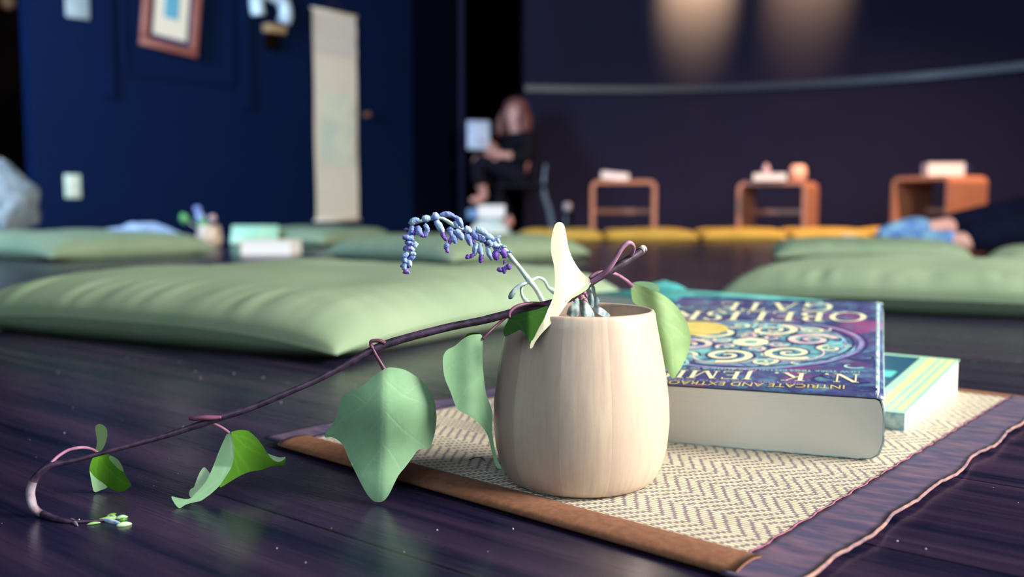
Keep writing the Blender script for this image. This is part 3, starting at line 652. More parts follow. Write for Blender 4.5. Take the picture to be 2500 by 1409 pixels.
# small leaf at the left
a4 = [(236, 1104), (262, 1108), (285, 1119), (298, 1136), (303, 1154), (312, 1170), (320, 1184), (312, 1193), (300, 1200), (288, 1200), (275, 1196), (262, 1190), (245, 1197), (230, 1201), (224, 1180), (219, 1155), (220, 1135), (228, 1115)]
b4 = [(232, 1101), (237, 1080), (233, 1052), (233, 1041), (243, 1035), (256, 1041), (262, 1054), (260, 1075), (251, 1096), (243, 1103)]
s4 = [(268, 1112), (285, 1120), (297, 1136), (302, 1152), (290, 1146), (276, 1132), (266, 1120)]
e4 = [(219, 1150), (232, 1165), (255, 1182), (262, 1190), (246, 1197), (230, 1201), (224, 1180)]
ivy_leaf([(a4, 0, lambda x, y: .430 + .003 * math.sin((x - 220) * .04)), (b4, 1, lambda x, y: .433 - .00008 * (1100 - y)), (s4, 1, lambda x, y: .4285 + .003 * math.sin((x - 220) * .04)), (e4, 2, lambda x, y: .4290 + .003 * math.sin((x - 220) * .04))], [M['leaf_green'], M['leaf_lime'], M['leaf_pale']],
         [(125, 1130, .399, 4), (145, 1112, .404, 4), (170, 1098, .411, 4), (200, 1093, .419, 4), (222, 1096, .425, 3.5), (237, 1104, .430, 4)], M['petiole'], [([(237, 1104), (260, 1140), (285, 1165), (315, 1184)], 2.5), ([(240, 1110), (235, 1150), (235, 1190)], 2)], 5)
# dark leaf hanging over the rim
L5 = [(1236, 790), (1250, 772), (1280, 762), (1310, 756), (1338, 748), (1330, 775), (1316, 800), (1303, 826), (1294, 838), (1290, 826), (1281, 815), (1270, 806), (1258, 811), (1244, 818), (1232, 821), (1229, 806)]
ivy_leaf([(L5, 0, lambda x, y: .4095 + .00005 * abs(x - 1290))], [M['leaf_dark']], [(1330, 742, .430, 4), (1295, 741, .428, 4.5), (1262, 748, .421, 4.5), (1245, 762, .414, 4), (1243, 775, .4105, 4)], M['petiole_dark'], [([(1243, 778), (1270, 790), (1294, 835)], 2), ([(1255, 784), (1290, 775), (1330, 758)], 2)], 6)
# folded leaf standing over the rim, its overexposed white put into the colour
L6 = [(1350, 562), (1356, 547), (1366, 542), (1377, 549), (1383, 575), (1388, 605), (1400, 635), (1417, 661), (1441, 684), (1443, 692), (1434, 700), (1404, 722), (1384, 742), (1364, 771), (1343, 793), (1322, 815), (1307, 835), (1300, 849), (1294, 850), (1296, 836), (1309, 806), (1325, 777), (1340, 751), (1351, 722), (1355, 690), (1353, 652), (1347, 625), (1345, 600), (1347, 578)]
s6 = [(1441, 689), (1436, 704), (1420, 716), (1398, 728), (1380, 738), (1390, 726), (1412, 712)]
g6 = [(1357, 546), (1366, 541), (1376, 547), (1382, 565), (1386, 590), (1391, 610), (1386, 604), (1380, 580), (1374, 556), (1366, 549)]
def d6(x, y): return .4080 + .033 * max(0, (850 - y) / 310) + .012 * max(0, (x - 1330) / 110) - .0015 * math.exp(-((x - 1372) / 22.0) ** 2)
ivy_leaf([(L6, 0, d6), (s6, 1, lambda x, y: d6(x, y) - .0004)], [M['leaf_cream'], M['leaf_lime']],
         [(1438, 692, .4385, 6), (1465, 674, .437, 6), (1488, 654, .436, 6), (1505, 628, .436, 6), (1520, 604, .437, 6), (1534, 593, .438, 6), (1545, 598, .440, 5), (1547, 610, .443, 4.5), (1542, 624, .446, 4)], M['petiole'], [([(1438, 690), (1385, 690), (1362, 640), (1364, 560)], 2)], 6)
# leaf behind the rim at the right
L7 = [(1541, 692), (1568, 699), (1608, 714), (1640, 736), (1665, 765), (1682, 800), (1686, 828), (1680, 862), (1666, 892), (1652, 915), (1640, 924), (1620, 885), (1603, 840), (1590, 790), (1565, 752), (1546, 738), (1541, 712)]
r7 = [(1543, 691), (1562, 687), (1588, 689), (1606, 696), (1609, 712), (1590, 706), (1565, 698)]
def d7(x, y): return .5065 + .00006 * (x - 1540) - .004 * math.exp(-((x - 1600 - (y - 700) * .2) / 30.0) ** 2)
ivy_leaf([(L7, 0, d7), (r7, 1, lambda x, y: .507)], [M['leaf_lime'], M['leaf_pale']], [(1440, 678, .446, 3.5), (1456, 667, .452, 4), (1480, 664, .463, 4), (1505, 670, .480, 4), (1528, 684, .497, 4), (1543, 698, .506, 5)], M['petiole'],
         [([(1542, 694), (1600, 770), (1640, 830), (1645, 915)], 2.5), ([(1560, 706), (1620, 740), (1670, 790)], 2), ([(1605, 775), (1650, 800), (1684, 830)], 2), ([(1560, 720), (1580, 760), (1600, 800)], 2)], 6)
# growing tip on the floor
def ground_y(py): return G(1250, py).y
def blade(parent, name, a, b, Ya, Yb, wpx, m, bend=4):
    Ya = ground_y(a[1]) - .0012; Yb = ground_y(b[1]) - .0012
    q = [(a[0] + (b[0] - a[0]) * t, a[1] + (b[1] - a[1]) * t - bend * math.sin(PI * t), Ya + (Yb - Ya) * t, max(.6, wpx * math.sin(PI * (.08 + .88 * t)) ** .8)) for t in [i / 8 for i in range(9)]]
    P3 = []; RR = []
    for x, y, Y, r in q: v = P(x, y, Y); rr = r * Y / FPX; v.z = max(v.z, rr * .5); P3.append(v); RR.append(rr)
    return MB().tube(P3, RR, 8).build(name, m, parent, True)
for a, b, ya, yb, wp, m in (((236, 1272), (292, 1264), .397, .396, 6, 'leaf_lime'), ((258, 1264), (284, 1254), .397, .400, 5, 'leaf_green'), ((262, 1258), (285, 1264), .399, .398, 5, 'leaf_pale'), ((282, 1266), (312, 1262), .396, .396, 6, 'leaf_pale'), ((284, 1284), (322, 1279), .393, .393, 7, 'leaf_mint'), ((212, 1281), (246, 1276), .396, .396, 3.5, 'leaf_lime'), ((248, 1268), (302, 1282), .396, .393, 6, 'lav_pale'), ((290, 1272), (310, 1268), .395, .395, 5, 'leaf_green'), ((172, 1266), (190, 1284), .397, .394, 5, 'husk')):
    blade(VINE, 'shoot_leaf', a, b, ya, yb, wp, M[m], 1)

# ------------------------------------------------------------------ lavender / sage flower sprig
LAV = thing('lavender_sprig', P(1330, 745, .456), 'drooping sprig of blue lavender flowers arching out of the wooden cup', 'flower sprig')
ptube('stem', LAV, [(1352, 790, .458, 6), (1328, 742, .457, 6.5), (1308, 705, .456, 6), (1290, 682, .455, 7), (1268, 653, .454, 5.5), (1242, 622, .453, 6), (1225, 602, .452, 5), (1198, 585, .451, 4.5), (1172, 574, .450, 4.5), (1135, 562, .449, 4.5), (1105, 548, .448, 5), (1078, 533, .447, 4.5), (1055, 534, .446, 4.5), (1025, 541, .445, 4), (1006, 550, .444, 3.5), (999, 572, .443, 3), (1002, 598, .443, 3), (998, 630, .443, 3), (990, 650, .443, 2.5), (985, 668, .443, 1.5)], M['lav_stem'], 12)
MB().ball(P(1293, 686, .4545), 9 * .455 / FPX, 8, sc=(1, 1, .9), bump=.2).build('stem_node', M['lav_stem'], LAV, True)
ptube('leaf', LAV, [(1288, 690, .454, 4), (1270, 697, .452, 4.5), (1256, 710, .450, 6.5), (1247, 724, .449, 7), (1243, 730, .449, 2)], M['sage'])
ptube('leaf', LAV, [(1283, 692, .455, 3.5), (1273, 705, .454, 3.5), (1275, 722, .454, 4), (1287, 738, .454, 6), (1300, 748, .454, 2)], M['lav_stem'])
ptube('leaf', LAV, [(1297, 685, .456, 3.5), (1312, 678, .458, 3.5), (1328, 684, .460, 4), (1338, 702, .461, 4), (1352, 712, .462, 7), (1368, 728, .462, 2)], M['lav_stem'])
def bud_(a, b, w_, m, bend=0, Y=None):
    Y = Y or (.4400 + max(0, a[0] - 985) / 265 * .0095)
    dx, dy = b[0] - a[0], b[1] - a[1]; L_ = math.hypot(dx, dy) + 1e-6; nx, ny = -dy / L_, dx / L_; q = []
    for i in range(13):
        t_ = i / 12; k = bend * math.sin(PI * t_)
        q.append((a[0] + dx * t_ + nx * k, a[1] + dy * t_ + ny * k, Y - .004 * random.random() * 0, w_ * (.35 + .65 * math.sin(PI * min(1, .12 + t_ * .86)) ** .8)))
    P3 = [P(x, y, YY) for x, y, YY, r in q]; RR = [r * Y / FPX for *_, r in q]
    mb_ = MB().tube(P3, RR, 14)
    for v in mb_.v: v += Vector((noise.noise(v * 2600), noise.noise(v * 2600 + Vector((9, 0, 0))), noise.noise(v * 2600 + Vector((0, 9, 0))))) * .00045
    return mb_.build('flower_bud' if m != 'lav_purple' else 'petal_tip', M[m], LAV, True)
for a in (
    ((1064, 538), (1082, 568), 9, 'lav_pale'), ((1080, 566), (1083, 582), 6, 'lav_purple'), ((1083, 578), (1091, 588), 5, 'lav_purple'), ((1031, 535), (1052, 532), 9, 'lav_pale'), ((1055, 524), (1072, 534), 10, 'lav_pale'),
    ((1075, 525), (1112, 530), 7, 'lav', -4), ((1108, 529), (1128, 556), 7, 'lav', -5), ((1110, 540), (1118, 558), 6, 'lav_pale'), ((1000, 548), (1024, 537), 8, 'lav_pale', -4), ((1018, 552), (1028, 576), 8, 'lav'), ((1036, 548), (1044, 568), 6, 'lav_pale', -3), ((1042, 562), (1037, 580), 6, 'lav'), ((1022, 566), (1034, 578), 6, 'lav_purple'),
    ((1008, 552), (1001, 572), 7, 'lav'), ((1012, 562), (1004, 576), 5, 'lav_purple'), ((983, 579), (1006, 582), 7, 'lav'), ((1007, 575), (1000, 588), 6, 'lav_pale'), ((992, 590), (1006, 600), 7, 'lav'), ((1018, 592), (1006, 606), 7, 'lav_pale'), ((994, 600), (1012, 612), 6, 'lav_pale'), ((982, 628), (998, 618), 7, 'lav_pale'), ((1000, 617), (1015, 622), 6, 'lav_pale'), ((1012, 624), (998, 634), 6, 'lav'), ((984, 632), (994, 642), 7, 'lav'), ((998, 636), (1002, 652), 6, 'lav_pale'), ((988, 642), (986, 660), 7, 'lav_pale'),
    ((1098, 556), (1103, 580), 7, 'lav'), ((1102, 578), (1096, 598), 5, 'lav_purple'), ((1094, 594), (1086, 608), 7, 'lav'), ((1090, 605), (1094, 618), 5, 'lav_purple'), ((1104, 572), (1113, 594), 8, 'lav'), ((1112, 562), (1130, 586), 9, 'lav_pale', -2),
    ((1134, 556), (1152, 566), 8, 'lav_pale'), ((1140, 572), (1150, 600), 8, 'lav'), ((1150, 584), (1158, 594), 5, 'lav_purple'), ((1152, 562), (1166, 586), 8, 'lav'), ((1162, 560), (1188, 574), 9, 'lav_pale', -3), ((1166, 578), (1186, 590), 8, 'lav'), ((1180, 572), (1206, 584), 8, 'lav_pale'),
    ((1163, 592), (1158, 624), 7, 'lav_pale'), ((1158, 620), (1142, 630), 5, 'lav_purple'), ((1145, 622), (1138, 632), 5, 'lav_purple'), ((1172, 594), (1177, 624), 8, 'lav_pale', 2), ((1176, 622), (1173, 642), 6, 'lav_purple'), ((1190, 602), (1202, 634), 7, 'lav_pale', 2), ((1196, 594), (1220, 604), 7, 'lav_pale'), ((1200, 588), (1222, 576), 5, 'lav_pale'), ((1210, 578), (1220, 594), 5, 'lav_pale'),
    ((1213, 612), (1215, 634), 9, 'lav_purple', 4), ((1222, 610), (1232, 630), 8, 'lav_purple', -3), ((1206, 604), (1222, 614), 6, 'lav'), ((1214, 656), (1228, 662), 6, 'lav_purple'), ((1228, 652), (1232, 668), 6, 'lav_purple'), ((1238, 646), (1246, 658), 7, 'lav_purple'), ((1240, 656), (1232, 650), 6, 'lav'), ((1238, 616), (1250, 614), 3, 'lav_pale'), ((1222, 598), (1230, 606), 3, 'lav_stem'), ((1233, 634), (1229, 646), 3, 'lav_purple')):
    bud_(*a)
rl = random.Random(11)
spk = smooth_path([(1000., 560.), (1000., 598.), (998., 630.), (988., 660.)], 5) + smooth_path([(1100., 556.), (1135., 566.), (1172., 580.), (1200., 592.), (1222., 606.)], 6)
for (x, y) in spk:
    for k in range(2):
        a = rl.uniform(0, 2 * PI); L_ = rl.uniform(7, 14); x0_, y0_ = x + rl.uniform(-4, 4), y + rl.uniform(-3, 5)
        bud_((x0_, y0_), (x0_ + L_ * math.cos(a), y0_ + L_ * .8 * abs(math.sin(a))), rl.uniform(3.5, 6), rl.choice(('lav', 'lav', 'lav_pale', 'lav_pale', 'lav_purple')), rl.uniform(-2, 2), .4400 + max(0, x - 985) / 265 * .0095 + rl.uniform(-.002, .006))
SAGE = thing('sage_sprig', P(1425, 766, .452), 'short sprig of grey-green sage leaves with purple buds inside the wooden cup', 'herb sprig')
for ol, dep in (
    ([(1383, 768), (1388, 752), (1400, 739), (1412, 730), (1414, 750), (1412, 772), (1398, 776)], .446), ([(1414, 729), (1428, 735), (1442, 750), (1452, 772), (1436, 778), (1420, 776), (1416, 755)], .445),
    ([(1449, 750), (1458, 747), (1474, 755), (1490, 770), (1478, 774), (1462, 768), (1452, 760)], .449), ([(1431, 706), (1437, 700), (1446, 716), (1451, 740), (1446, 752), (1438, 742), (1432, 722)], .455), ([(1444, 694), (1452, 700), (1455, 718), (1464, 734), (1458, 744), (1452, 748), (1448, 730), (1444, 712)], .457)):
    leaf(SAGE, [(ol, 0, lambda x, y, d=dep: d + .00012 * abs(x - (ol[0][0] + 12)))], [M['sage']], 'leaf', 5)
ptube('stem', SAGE, [(1438, 745, .452, 4), (1430, 775, .452, 4), (1424, 860, .454, 4)], M['lav_stem'])
for a, b, w_ in (((1412, 728), (1424, 722), 5), ((1420, 718), (1430, 714), 4), ((1422, 730), (1432, 736), 5), ((1400, 734), (1412, 740), 5), ((1428, 716), (1433, 728), 4)):
    q = [P(a[0], a[1], .450), P((a[0] + b[0]) / 2, (a[1] + b[1]) / 2, .450), P(b[0], b[1], .450)]
    MB().tube(q, [w_ * .5 * .45 / FPX, w_ * .45 / FPX, w_ * .4 * .45 / FPX], 8).build('flower_bud', M['magenta_ink'], SAGE, True)

# ------------------------------------------------------------------ books
# paperback with the medallion cover: local x runs to the reader's right (our left), y towards us
BW, BL, BT = .162, .270, .034
o0 = Vector((.1981, .4786, .0030))
RB = Matrix.Rotation(math.radians(-21.7), 3, 'Z') @ Matrix.Rotation(math.radians(5.67), 3, 'X') @ Matrix.Rotation(math.radians(-.44), 3, 'Y')
ex = RB @ Vector((-1, 0, 0)); ey = RB @ Vector((0, 1, 0)); ez = RB @ Vector((0, 0, 1))
# frame: X = ex (reader's right), Y = -ey (reader's up), Z = ez
BM = Matrix(((ex.x, -ey.x, ez.x, o0.x), (ex.y, -ey.y, ez.y, o0.y), (ex.z, -ey.z, ez.z, o0.z), (0, 0, 0, 1)))
BK = bpy.data.objects.new('paperback_book', None); COL.objects.link(BK); BK.matrix_world = BM; ORG[BK] = BM
setprops(BK, 'thick upside-down paperback with a swirling blue medallion cover and gold seal on the placemat', 'book')
# local: x 0..BW, y -BL..0 (0 = near edge), z 0..BT
def pageblock(x0, x1, y0, y1, z0, z1, rnd=.010, n=8):
    prof = []
    for i in range(n + 1):      # rounded spine side bottom (x small)
        a = PI / 2 * i / n; prof.append((x0 + rnd * (1 - math.sin(a)) * .6, z0 + rnd * (1 - math.cos(a)) * .6) if False else (x0 + rnd * .55 * (1 - math.sin(a)), z0 + rnd * .9 * (1 - math.cos(a)) if False else z0 + rnd * .9 * (math.sin(a)) ))
    prof = [(x0 + .012, z0 - .0006), (x0 + .006, z0 - .0003), (x0 + .0021, z0 + .0024), (x0, z0 + .0095), (x0, z1 - .010), (x0 + .0006, z1 - .005), (x0 + .002, z1 - .001), (x0 + .004, z1), (x1, z1), (x1, z0)]
    k = len(prof); vs = [(x, y, z) for y in (y0, y1) for x, z in prof]
    fs = [tuple(range(k)), tuple(range(2 * k - 1, k - 1, -1))] + [(i, k + i, k + (i + 1) % k, (i + 1) % k) for i in range(k)]
    return vs, fs
v, f = pageblock(.0001, BW - .001, -BL + .001, -.0005, .0006, BT - .0006); mk('page_block', v, f, M['pages'], BK, False, False)
def cover_sheet(z, th, m, nm, wave=0, xs=0.0):
    nx, ny = 40, 20; vs = []; fs = []
    for top in (1, 0):
        for i in range(nx + 1):
            for j in range(ny + 1):
                x = xs + (BW - xs) * i / nx; y = -BL + BL * j / ny; e = (j / ny) ** 60
                zz = z + wave * e * (.5 + noise.noise(Vector((x * 55, 0, 2)))) + (th if top else 0) - (.0010 * math.exp(-x / .002) if xs == 0 else 0)
                vs.append((x, y + .0006 * e * noise.noise(Vector((x * 90, 4, 0))), zz))
    k = (nx + 1) * (ny + 1)
    for i in range(nx):
        for j in range(ny):
            q = i * (ny + 1) + j; fs.append((q, q + ny + 1, q + ny + 2, q + 1)); fs.append((k + q, k + q + 1, k + q + ny + 2, k + q + ny + 1))
    for i in range(nx):
        for j in (0, ny): q = i * (ny + 1) + j; fs.append((q, q + ny + 1, k + q + ny + 1, k + q))
    for j in range(ny):
        for i in (0, nx): q = i * (ny + 1) + j; fs.append((q, q + 1, k + q + 1, k + q))
    return mk(nm, vs, fs, m, BK, True, False)
FC = cover_sheet(BT, .0005, M['cover'], 'front_cover', .0006)
cover_sheet(-.0003, .0005, M['cover_edge'], 'back_cover', .0, .0118)
mb = MB(); prof = [(.012, -.0002), (.006, .0002), (.0020, .0030), (-.0001, .010), (.0000, BT * .5), (-.0001, BT - .010), (.0004, BT - .005), (.0016, BT - .0006), (.0040, BT + .0005)]
vs = [(x + dx, y, z) for y in [-BL + BL * i / 12 for i in range(13)] for dx in (-.0007, 0) for x, z in prof]
k = len(prof); fs = []
for i in range(12):
    b0 = i * 2 * k
    for j in range(k - 1):
        fs.append((b0 + j, b0 + j + 1, b0 + 2 * k + j + 1, b0 + 2 * k + j)); fs.append((b0 + k + j, b0 + 3 * k + j, b0 + 3 * k + j + 1, b0 + k + j + 1))
for b0 in (0, 12 * 2 * k):
    for j in range(k - 1): fs.append((b0 + j, b0 + k + j, b0 + k + j + 1, b0 + j + 1))
mk('spine', vs, fs, M['cover_edge'], BK, True, False)['label'] = 'creased pale teal spine'
# printed marks: flat ribbons on the cover, z just over it
ZT = BT + .00056
def ribbons(name, lines, m, parent=FC, z=ZT):
    mb = MB()
    for pl, wd0, wd1 in lines:
        vs = []; fs = []; n = len(pl)
        for i, (x, y) in enumerate(pl):
            a = pl[max(i - 1, 0)]; b = pl[min(i + 1, n - 1)]; dx, dy = b[0] - a[0], b[1] - a[1]; L_ = math.hypot(dx, dy) + 1e-9
            wd2 = (wd0 + (wd1 - wd0) * i / (n - 1)) / 2; vs += [(x - dy / L_ * wd2, SK(x - dy / L_ * wd2, y + dx / L_ * wd2), z), (x + dy / L_ * wd2, SK(x + dy / L_ * wd2, y - dx / L_ * wd2), z)]
        for i in range(n - 1): fs.append((2 * i, 2 * i + 1, 2 * i + 3, 2 * i + 2))
        mb.add(vs, fs)
    return mb.build(name, m, parent, world=False)
MCX, MCY, MR = .083, -.114, .070
def SK(x, y): return y + .12 * (x - .081)     # the print runs a little askew to the trimmed edge
def circ(cx, cy, r, a0=0, a1=2 * PI, n=60): return [(cx + r * math.cos(a0 + (a1 - a0) * i / n), cy + r * math.sin(a0 + (a1 - a0) * i / n)) for i in range(n + 1)]
def disc(name, cx, cy, r, m, z, n=48):
    return MB().add([(cx + r * math.cos(2 * PI * i / n), cy + r * math.sin(2 * PI * i / n), z) for i in range(n)], [tuple(range(n))]).build(name, m, FC, world=False)
def spiral(cx, cy, r, a0, turns, dirn=1, n=44): return [(cx + r * (1 - i / n * .9) * math.cos(a0 + dirn * 2 * PI * turns * i / n), cy + r * (1 - i / n * .9) * math.sin(a0 + dirn * 2 * PI * turns * i / n)) for i in range(n + 1)]
def mring(r, w_): return (circ(MCX, MCY, r), w_, w_)
disc('medallion_ground', MCX, MCY, MR * .95, mat('medallion_blue', (0.03, 0.07, 0.20), (0.20, 0.50, 0.50), 70, 0.4, lo=.38, hi=.60), ZT - .00003)
ribbons('medallion_ring', [mring(MR, .0030), mring(MR * .86, .0016)], M['lilac_ink'])
ribbons('medallion_ring', [mring(MR * .93, .0022), mring(MR * 1.05, .0012)], M['dark_ink'], z=ZT + .00003)
tl, pk, dk, cr = [], [], [], []
rr_ = random.Random(5)
for i in range(6):
    a = 2 * PI * i / 6 + .26; cx, cy = MCX + MR * .56 * math.cos(a), MCY + MR * .56 * math.sin(a); d_ = 1 if i % 2 else -1
    (pk if i in (0, 3) else cr).append((spiral(cx, cy, .0165, a, 1.7, d_), .0052, .0022)); dk.append((spiral(cx, cy, .0200, a + .2, 1.9, d_), .0018, .0009))
    (tl if i in (0, 3) else pk).append((circ(cx, cy, .0205, a - 1.4, a + 1.6, 24), .0016, .0008))
    a2 = a + PI / 6; cx, cy = MCX + MR * .76 * math.cos(a2), MCY + MR * .76 * math.sin(a2)
    cr.append((spiral(cx, cy, .0085, a2 + 2, 1.3, -d_), .0030, .0012)); dk.append((spiral(cx, cy, .0112, a2 + 2.2, 1.3, -d_), .0014, .0008))
    cx, cy = MCX + MR * .27 * math.cos(a2), MCY + MR * .27 * math.sin(a2); pk.append((spiral(cx, cy, .0070, a2, 1.2, d_), .0026, .0012)); dk.append((circ(cx, cy, .0090), .0012, .0012))
    dk.append(([(MCX + MR * q * math.cos(a + .5 + q), MCY + MR * q * math.sin(a + .5 + q)) for q in [.12 + .78 * j / 14 for j in range(15)]], .0020, .0010))
for i in range(46):
    rr = MR * math.sqrt(rr_.uniform(.02, .80)); a = rr_.uniform(0, 2 * PI); cx, cy = MCX + rr * math.cos(a), MCY + rr * math.sin(a)
    rr_.choice((tl, cr, dk, dk, pk)).append((spiral(cx, cy, rr_.uniform(.003, .006), a, rr_.uniform(.5, 1.1), rr_.choice((1, -1)), 16), .0014, .0006))
cr.append((circ(MCX, MCY, .008), .007, .007))
for i in range(30):     # curls scattered over the rest of the cover
    x, y = rr_.uniform(.008, .154), rr_.choice((rr_.uniform(-.262, -.178), rr_.uniform(-.052, -.004), rr_.uniform(-.262, -.004)))
    if math.hypot(x - MCX, y - MCY) > MR * 1.04: rr_.choice((tl, dk, dk)).append((spiral(x, y, rr_.uniform(.006, .013), rr_.uniform(0, 6), rr_.uniform(.5, 1.1), rr_.choice((1, -1)), 24), .0026, .0008))
ribbons('swirl_pattern', dk, M['dark_ink'], z=ZT + .00005); ribbons('swirl_pattern', tl, M['teal_ink'], z=ZT + .00008); ribbons('swirl_pattern', cr, M['cream_ink'], z=ZT + .00010); ribbons('swirl_pattern', pk, M['pink_ink'], z=ZT + .00012)
disc('award_seal', .1265, -.149, .0230, M['gold_ink'], ZT + .00016)['label'] = 'round gold seal printed on the cover'
# serif letters drawn as strokes in a unit cell (height 1)
def LET(ch):
    T, t, s = .15, .055, .05   # thick, thin, serif
    S = []; R = lambda x0, y0, x1, y1: S.append([(x0, y0), (x1, y0), (x1, y1), (x0, y1)])
    def stem(x, w=T, y0=0, y1=1, sf=.09): R(x - w/2, y0, x + w/2, y1); R(x - w/2 - sf, y0, x + w/2 + sf, y0 + s) if y0 == 0 else None; R(x - w/2 - sf, 1 - s, x + w/2 + sf, 1) if y1 == 1 else None
    def dg(x0, y0, x1, y1, w): S.append([(x0 - w/2, y0), (x0 + w/2, y0), (x1 + w/2, y1), (x1 - w/2, y1)])
    def arc(cx, cy, rx, ry, a0, a1, w0=t, w1=T, n=24):
        for i in range(n):
            q = []
            for k_ in (i, i + 1):
                a = a0 + (a1 - a0) * k_ / n; w = w0 + (w1 - w0) * abs(math.cos(a)); q.append(((cx + (rx - w/2) * math.cos(a), cy + (ry - t/2) * math.sin(a)), w, a))
            (p, w, a), (p2, w2, a2) = q
            S.append([(p[0] - w/2 * math.cos(a), p[1] - t/2 * math.sin(a)), (p[0] + w/2 * math.cos(a), p[1] + t/2 * math.sin(a)), (p2[0] + w2/2 * math.cos(a2), p2[1] + t/2 * math.sin(a2)), (p2[0] - w2/2 * math.cos(a2), p2[1] - t/2 * math.sin(a2))])
    W = {'O': 1.05, 'B': .72, 'E': .68, 'L': .64, 'I': .36, 'S': .62, 'K': .82, 'G': .98, 'A': .92, 'T': .80, 'H': .86, 'N': .92, 'J': .42, 'M': 1.08, '.': .28, ' ': .35}[ch]
    if ch == 'O': arc(.525, .5, .50, .51, 0, 2 * PI, n=40)
    if ch == 'B': stem(.16); arc(.30, .75, .30, .25, -PI/2, PI/2); arc(.32, .25, .35, .26, -PI/2, PI/2); R(.1, .96, .34, 1); R(.1, .47, .34, .53); R(.1, 0, .34, .05)
    if ch == 'E': stem(.16); R(.1, .95, .62, 1); R(.57, .82, .62, 1); R(.1, .48, .50, .53); R(.1, 0, .66, .05); R(.61, 0, .66, .2)
    if ch == 'L': stem(.16); R(.1, 0, .62, .05); R(.57, 0, .62, .22)
    if ch == 'I': stem(.18)
    if ch == 'S': arc(.31, .74, .25, .26, .15 * PI, 1.5 * PI, n=20); arc(.31, .26, .27, .26, -.85 * PI, .5 * PI, n=20); R(.50, .74, .55, .95); R(.06, .05, .11, .28)
    if ch == 'K': stem(.16); dg(.22, .42, .66, 1, t); dg(.36, .58, .74, 0, T); R(.56, .95, .80, 1); R(.62, 0, .84, .05)
    if ch == 'G': arc(.52, .5, .50, .51, .22 * PI, 1.75 * PI, n=34); R(.76, .05, .90, .45); R(.66, .41, .96, .46); R(.86, .70, .91, .98)
    if ch == 'A': dg(.12, 0, .46, 1, t); dg(.78, 0, .44, 1, T); R(.24, .33, .68, .38); R(.02, 0, .24, .05); R(.64, 0, .92, .05)
    if ch == 'T': stem(.40); R(.04, .95, .76, 1); R(.04, .78, .09, 1); R(.71, .78, .76, 1)
    if ch == 'H': stem(.16); stem(.70); R(.16, .48, .70, .53)
    if ch == 'N': stem(.14, t); stem(.76, t); dg(.16, 1, .74, 0, T)
    if ch == 'J': stem(.24, T, .12, 1); arc(.10, .10, .215, .26, -.5 * PI, .05 * PI, n=8)
    if ch == 'M': stem(.14, t); stem(.92, T); dg(.16, 1, .52, .02, T); dg(.90, 1, .54, .02, t)
    if ch == '.': R(.06, 0, .18, .12)
    return S, W
def serif_text(name, s, x0, x1, ybase, hgt, m, parent=FC, z=ZT + .00022):
    """y grows to the reader's top = towards the near edge"""
    gl = [LET(c) for c in s]; tot = sum(w_ for _, w_ in gl) + .10 * (len(s) - 1); kx = (x1 - x0) / tot; mb = MB(); x = 0
    for S, w_ in gl:
        for q in S: mb.add([(x0 + (x + a) * kx, SK(x0 + (x + a) * kx, ybase + b * hgt), z) for a, b in q], [tuple(range(len(q)))])
        x += w_ + .10
    return mb.build(name, m, parent, world=False)
serif_text('author_lettering', 'N. K. JEMISIN', .0125, .150, -.0365, .0175, M['cream_ink'])
serif_text('title_lettering', 'THE', .064, .100, -.1720, .0150, M['teal_ink'])
serif_text('title_lettering', 'OBELISK', .0105, .152, -.2170, .0340, M['cream_ink'])
serif_text('title_lettering', 'GATE', .036, .123, -.2540, .0330, M['cream_ink'])
def font_text(name, s, x0, x1, y, m, parent=FC, z=ZT + .0003):
    cu = bpy.data.curves.new(name, 'FONT'); cu.body = s; cu.size = 1; cu.materials.append(m); o = bpy.data.objects.new(name, cu); COL.objects.link(o); o.parent = parent
    bpy.context.view_layer.update(); wd0 = max(o.dimensions.x, 1e-3); k_ = (x1 - x0) / wd0
    me = bpy.data.meshes.new_from_object(o.evaluated_get(bpy.context.evaluated_depsgraph_get())); bpy.data.objects.remove(o)
    me.transform(Matrix.Translation((x0, y, z)) @ Matrix.Diagonal((k_, k_ * 1.25, 1, 1)))
    for v in me.vertices: v.co.y = SK(v.co.x, v.co.y)
    if not me.materials: me.materials.append(m)
    o = bpy.data.objects.new(name, me); COL.objects.link(o); o.parent = parent; return o
font_text('small_lettering', 'INTRICATE AND EXTRAORDINARY.', .0195, .152, -.0122, M['gold_ink'])
font_text('small_lettering', 'NEW YORK TIMES ON THE FIFTH SEASON', .042, .132, -.0165, M['lilac_ink'])
font_text('small_lettering', 'NEW YORK TIMES BESTSELLING AUTHOR OF THE FIFTH SEASON', .0125, .152, -.0435, M['teal_ink'])

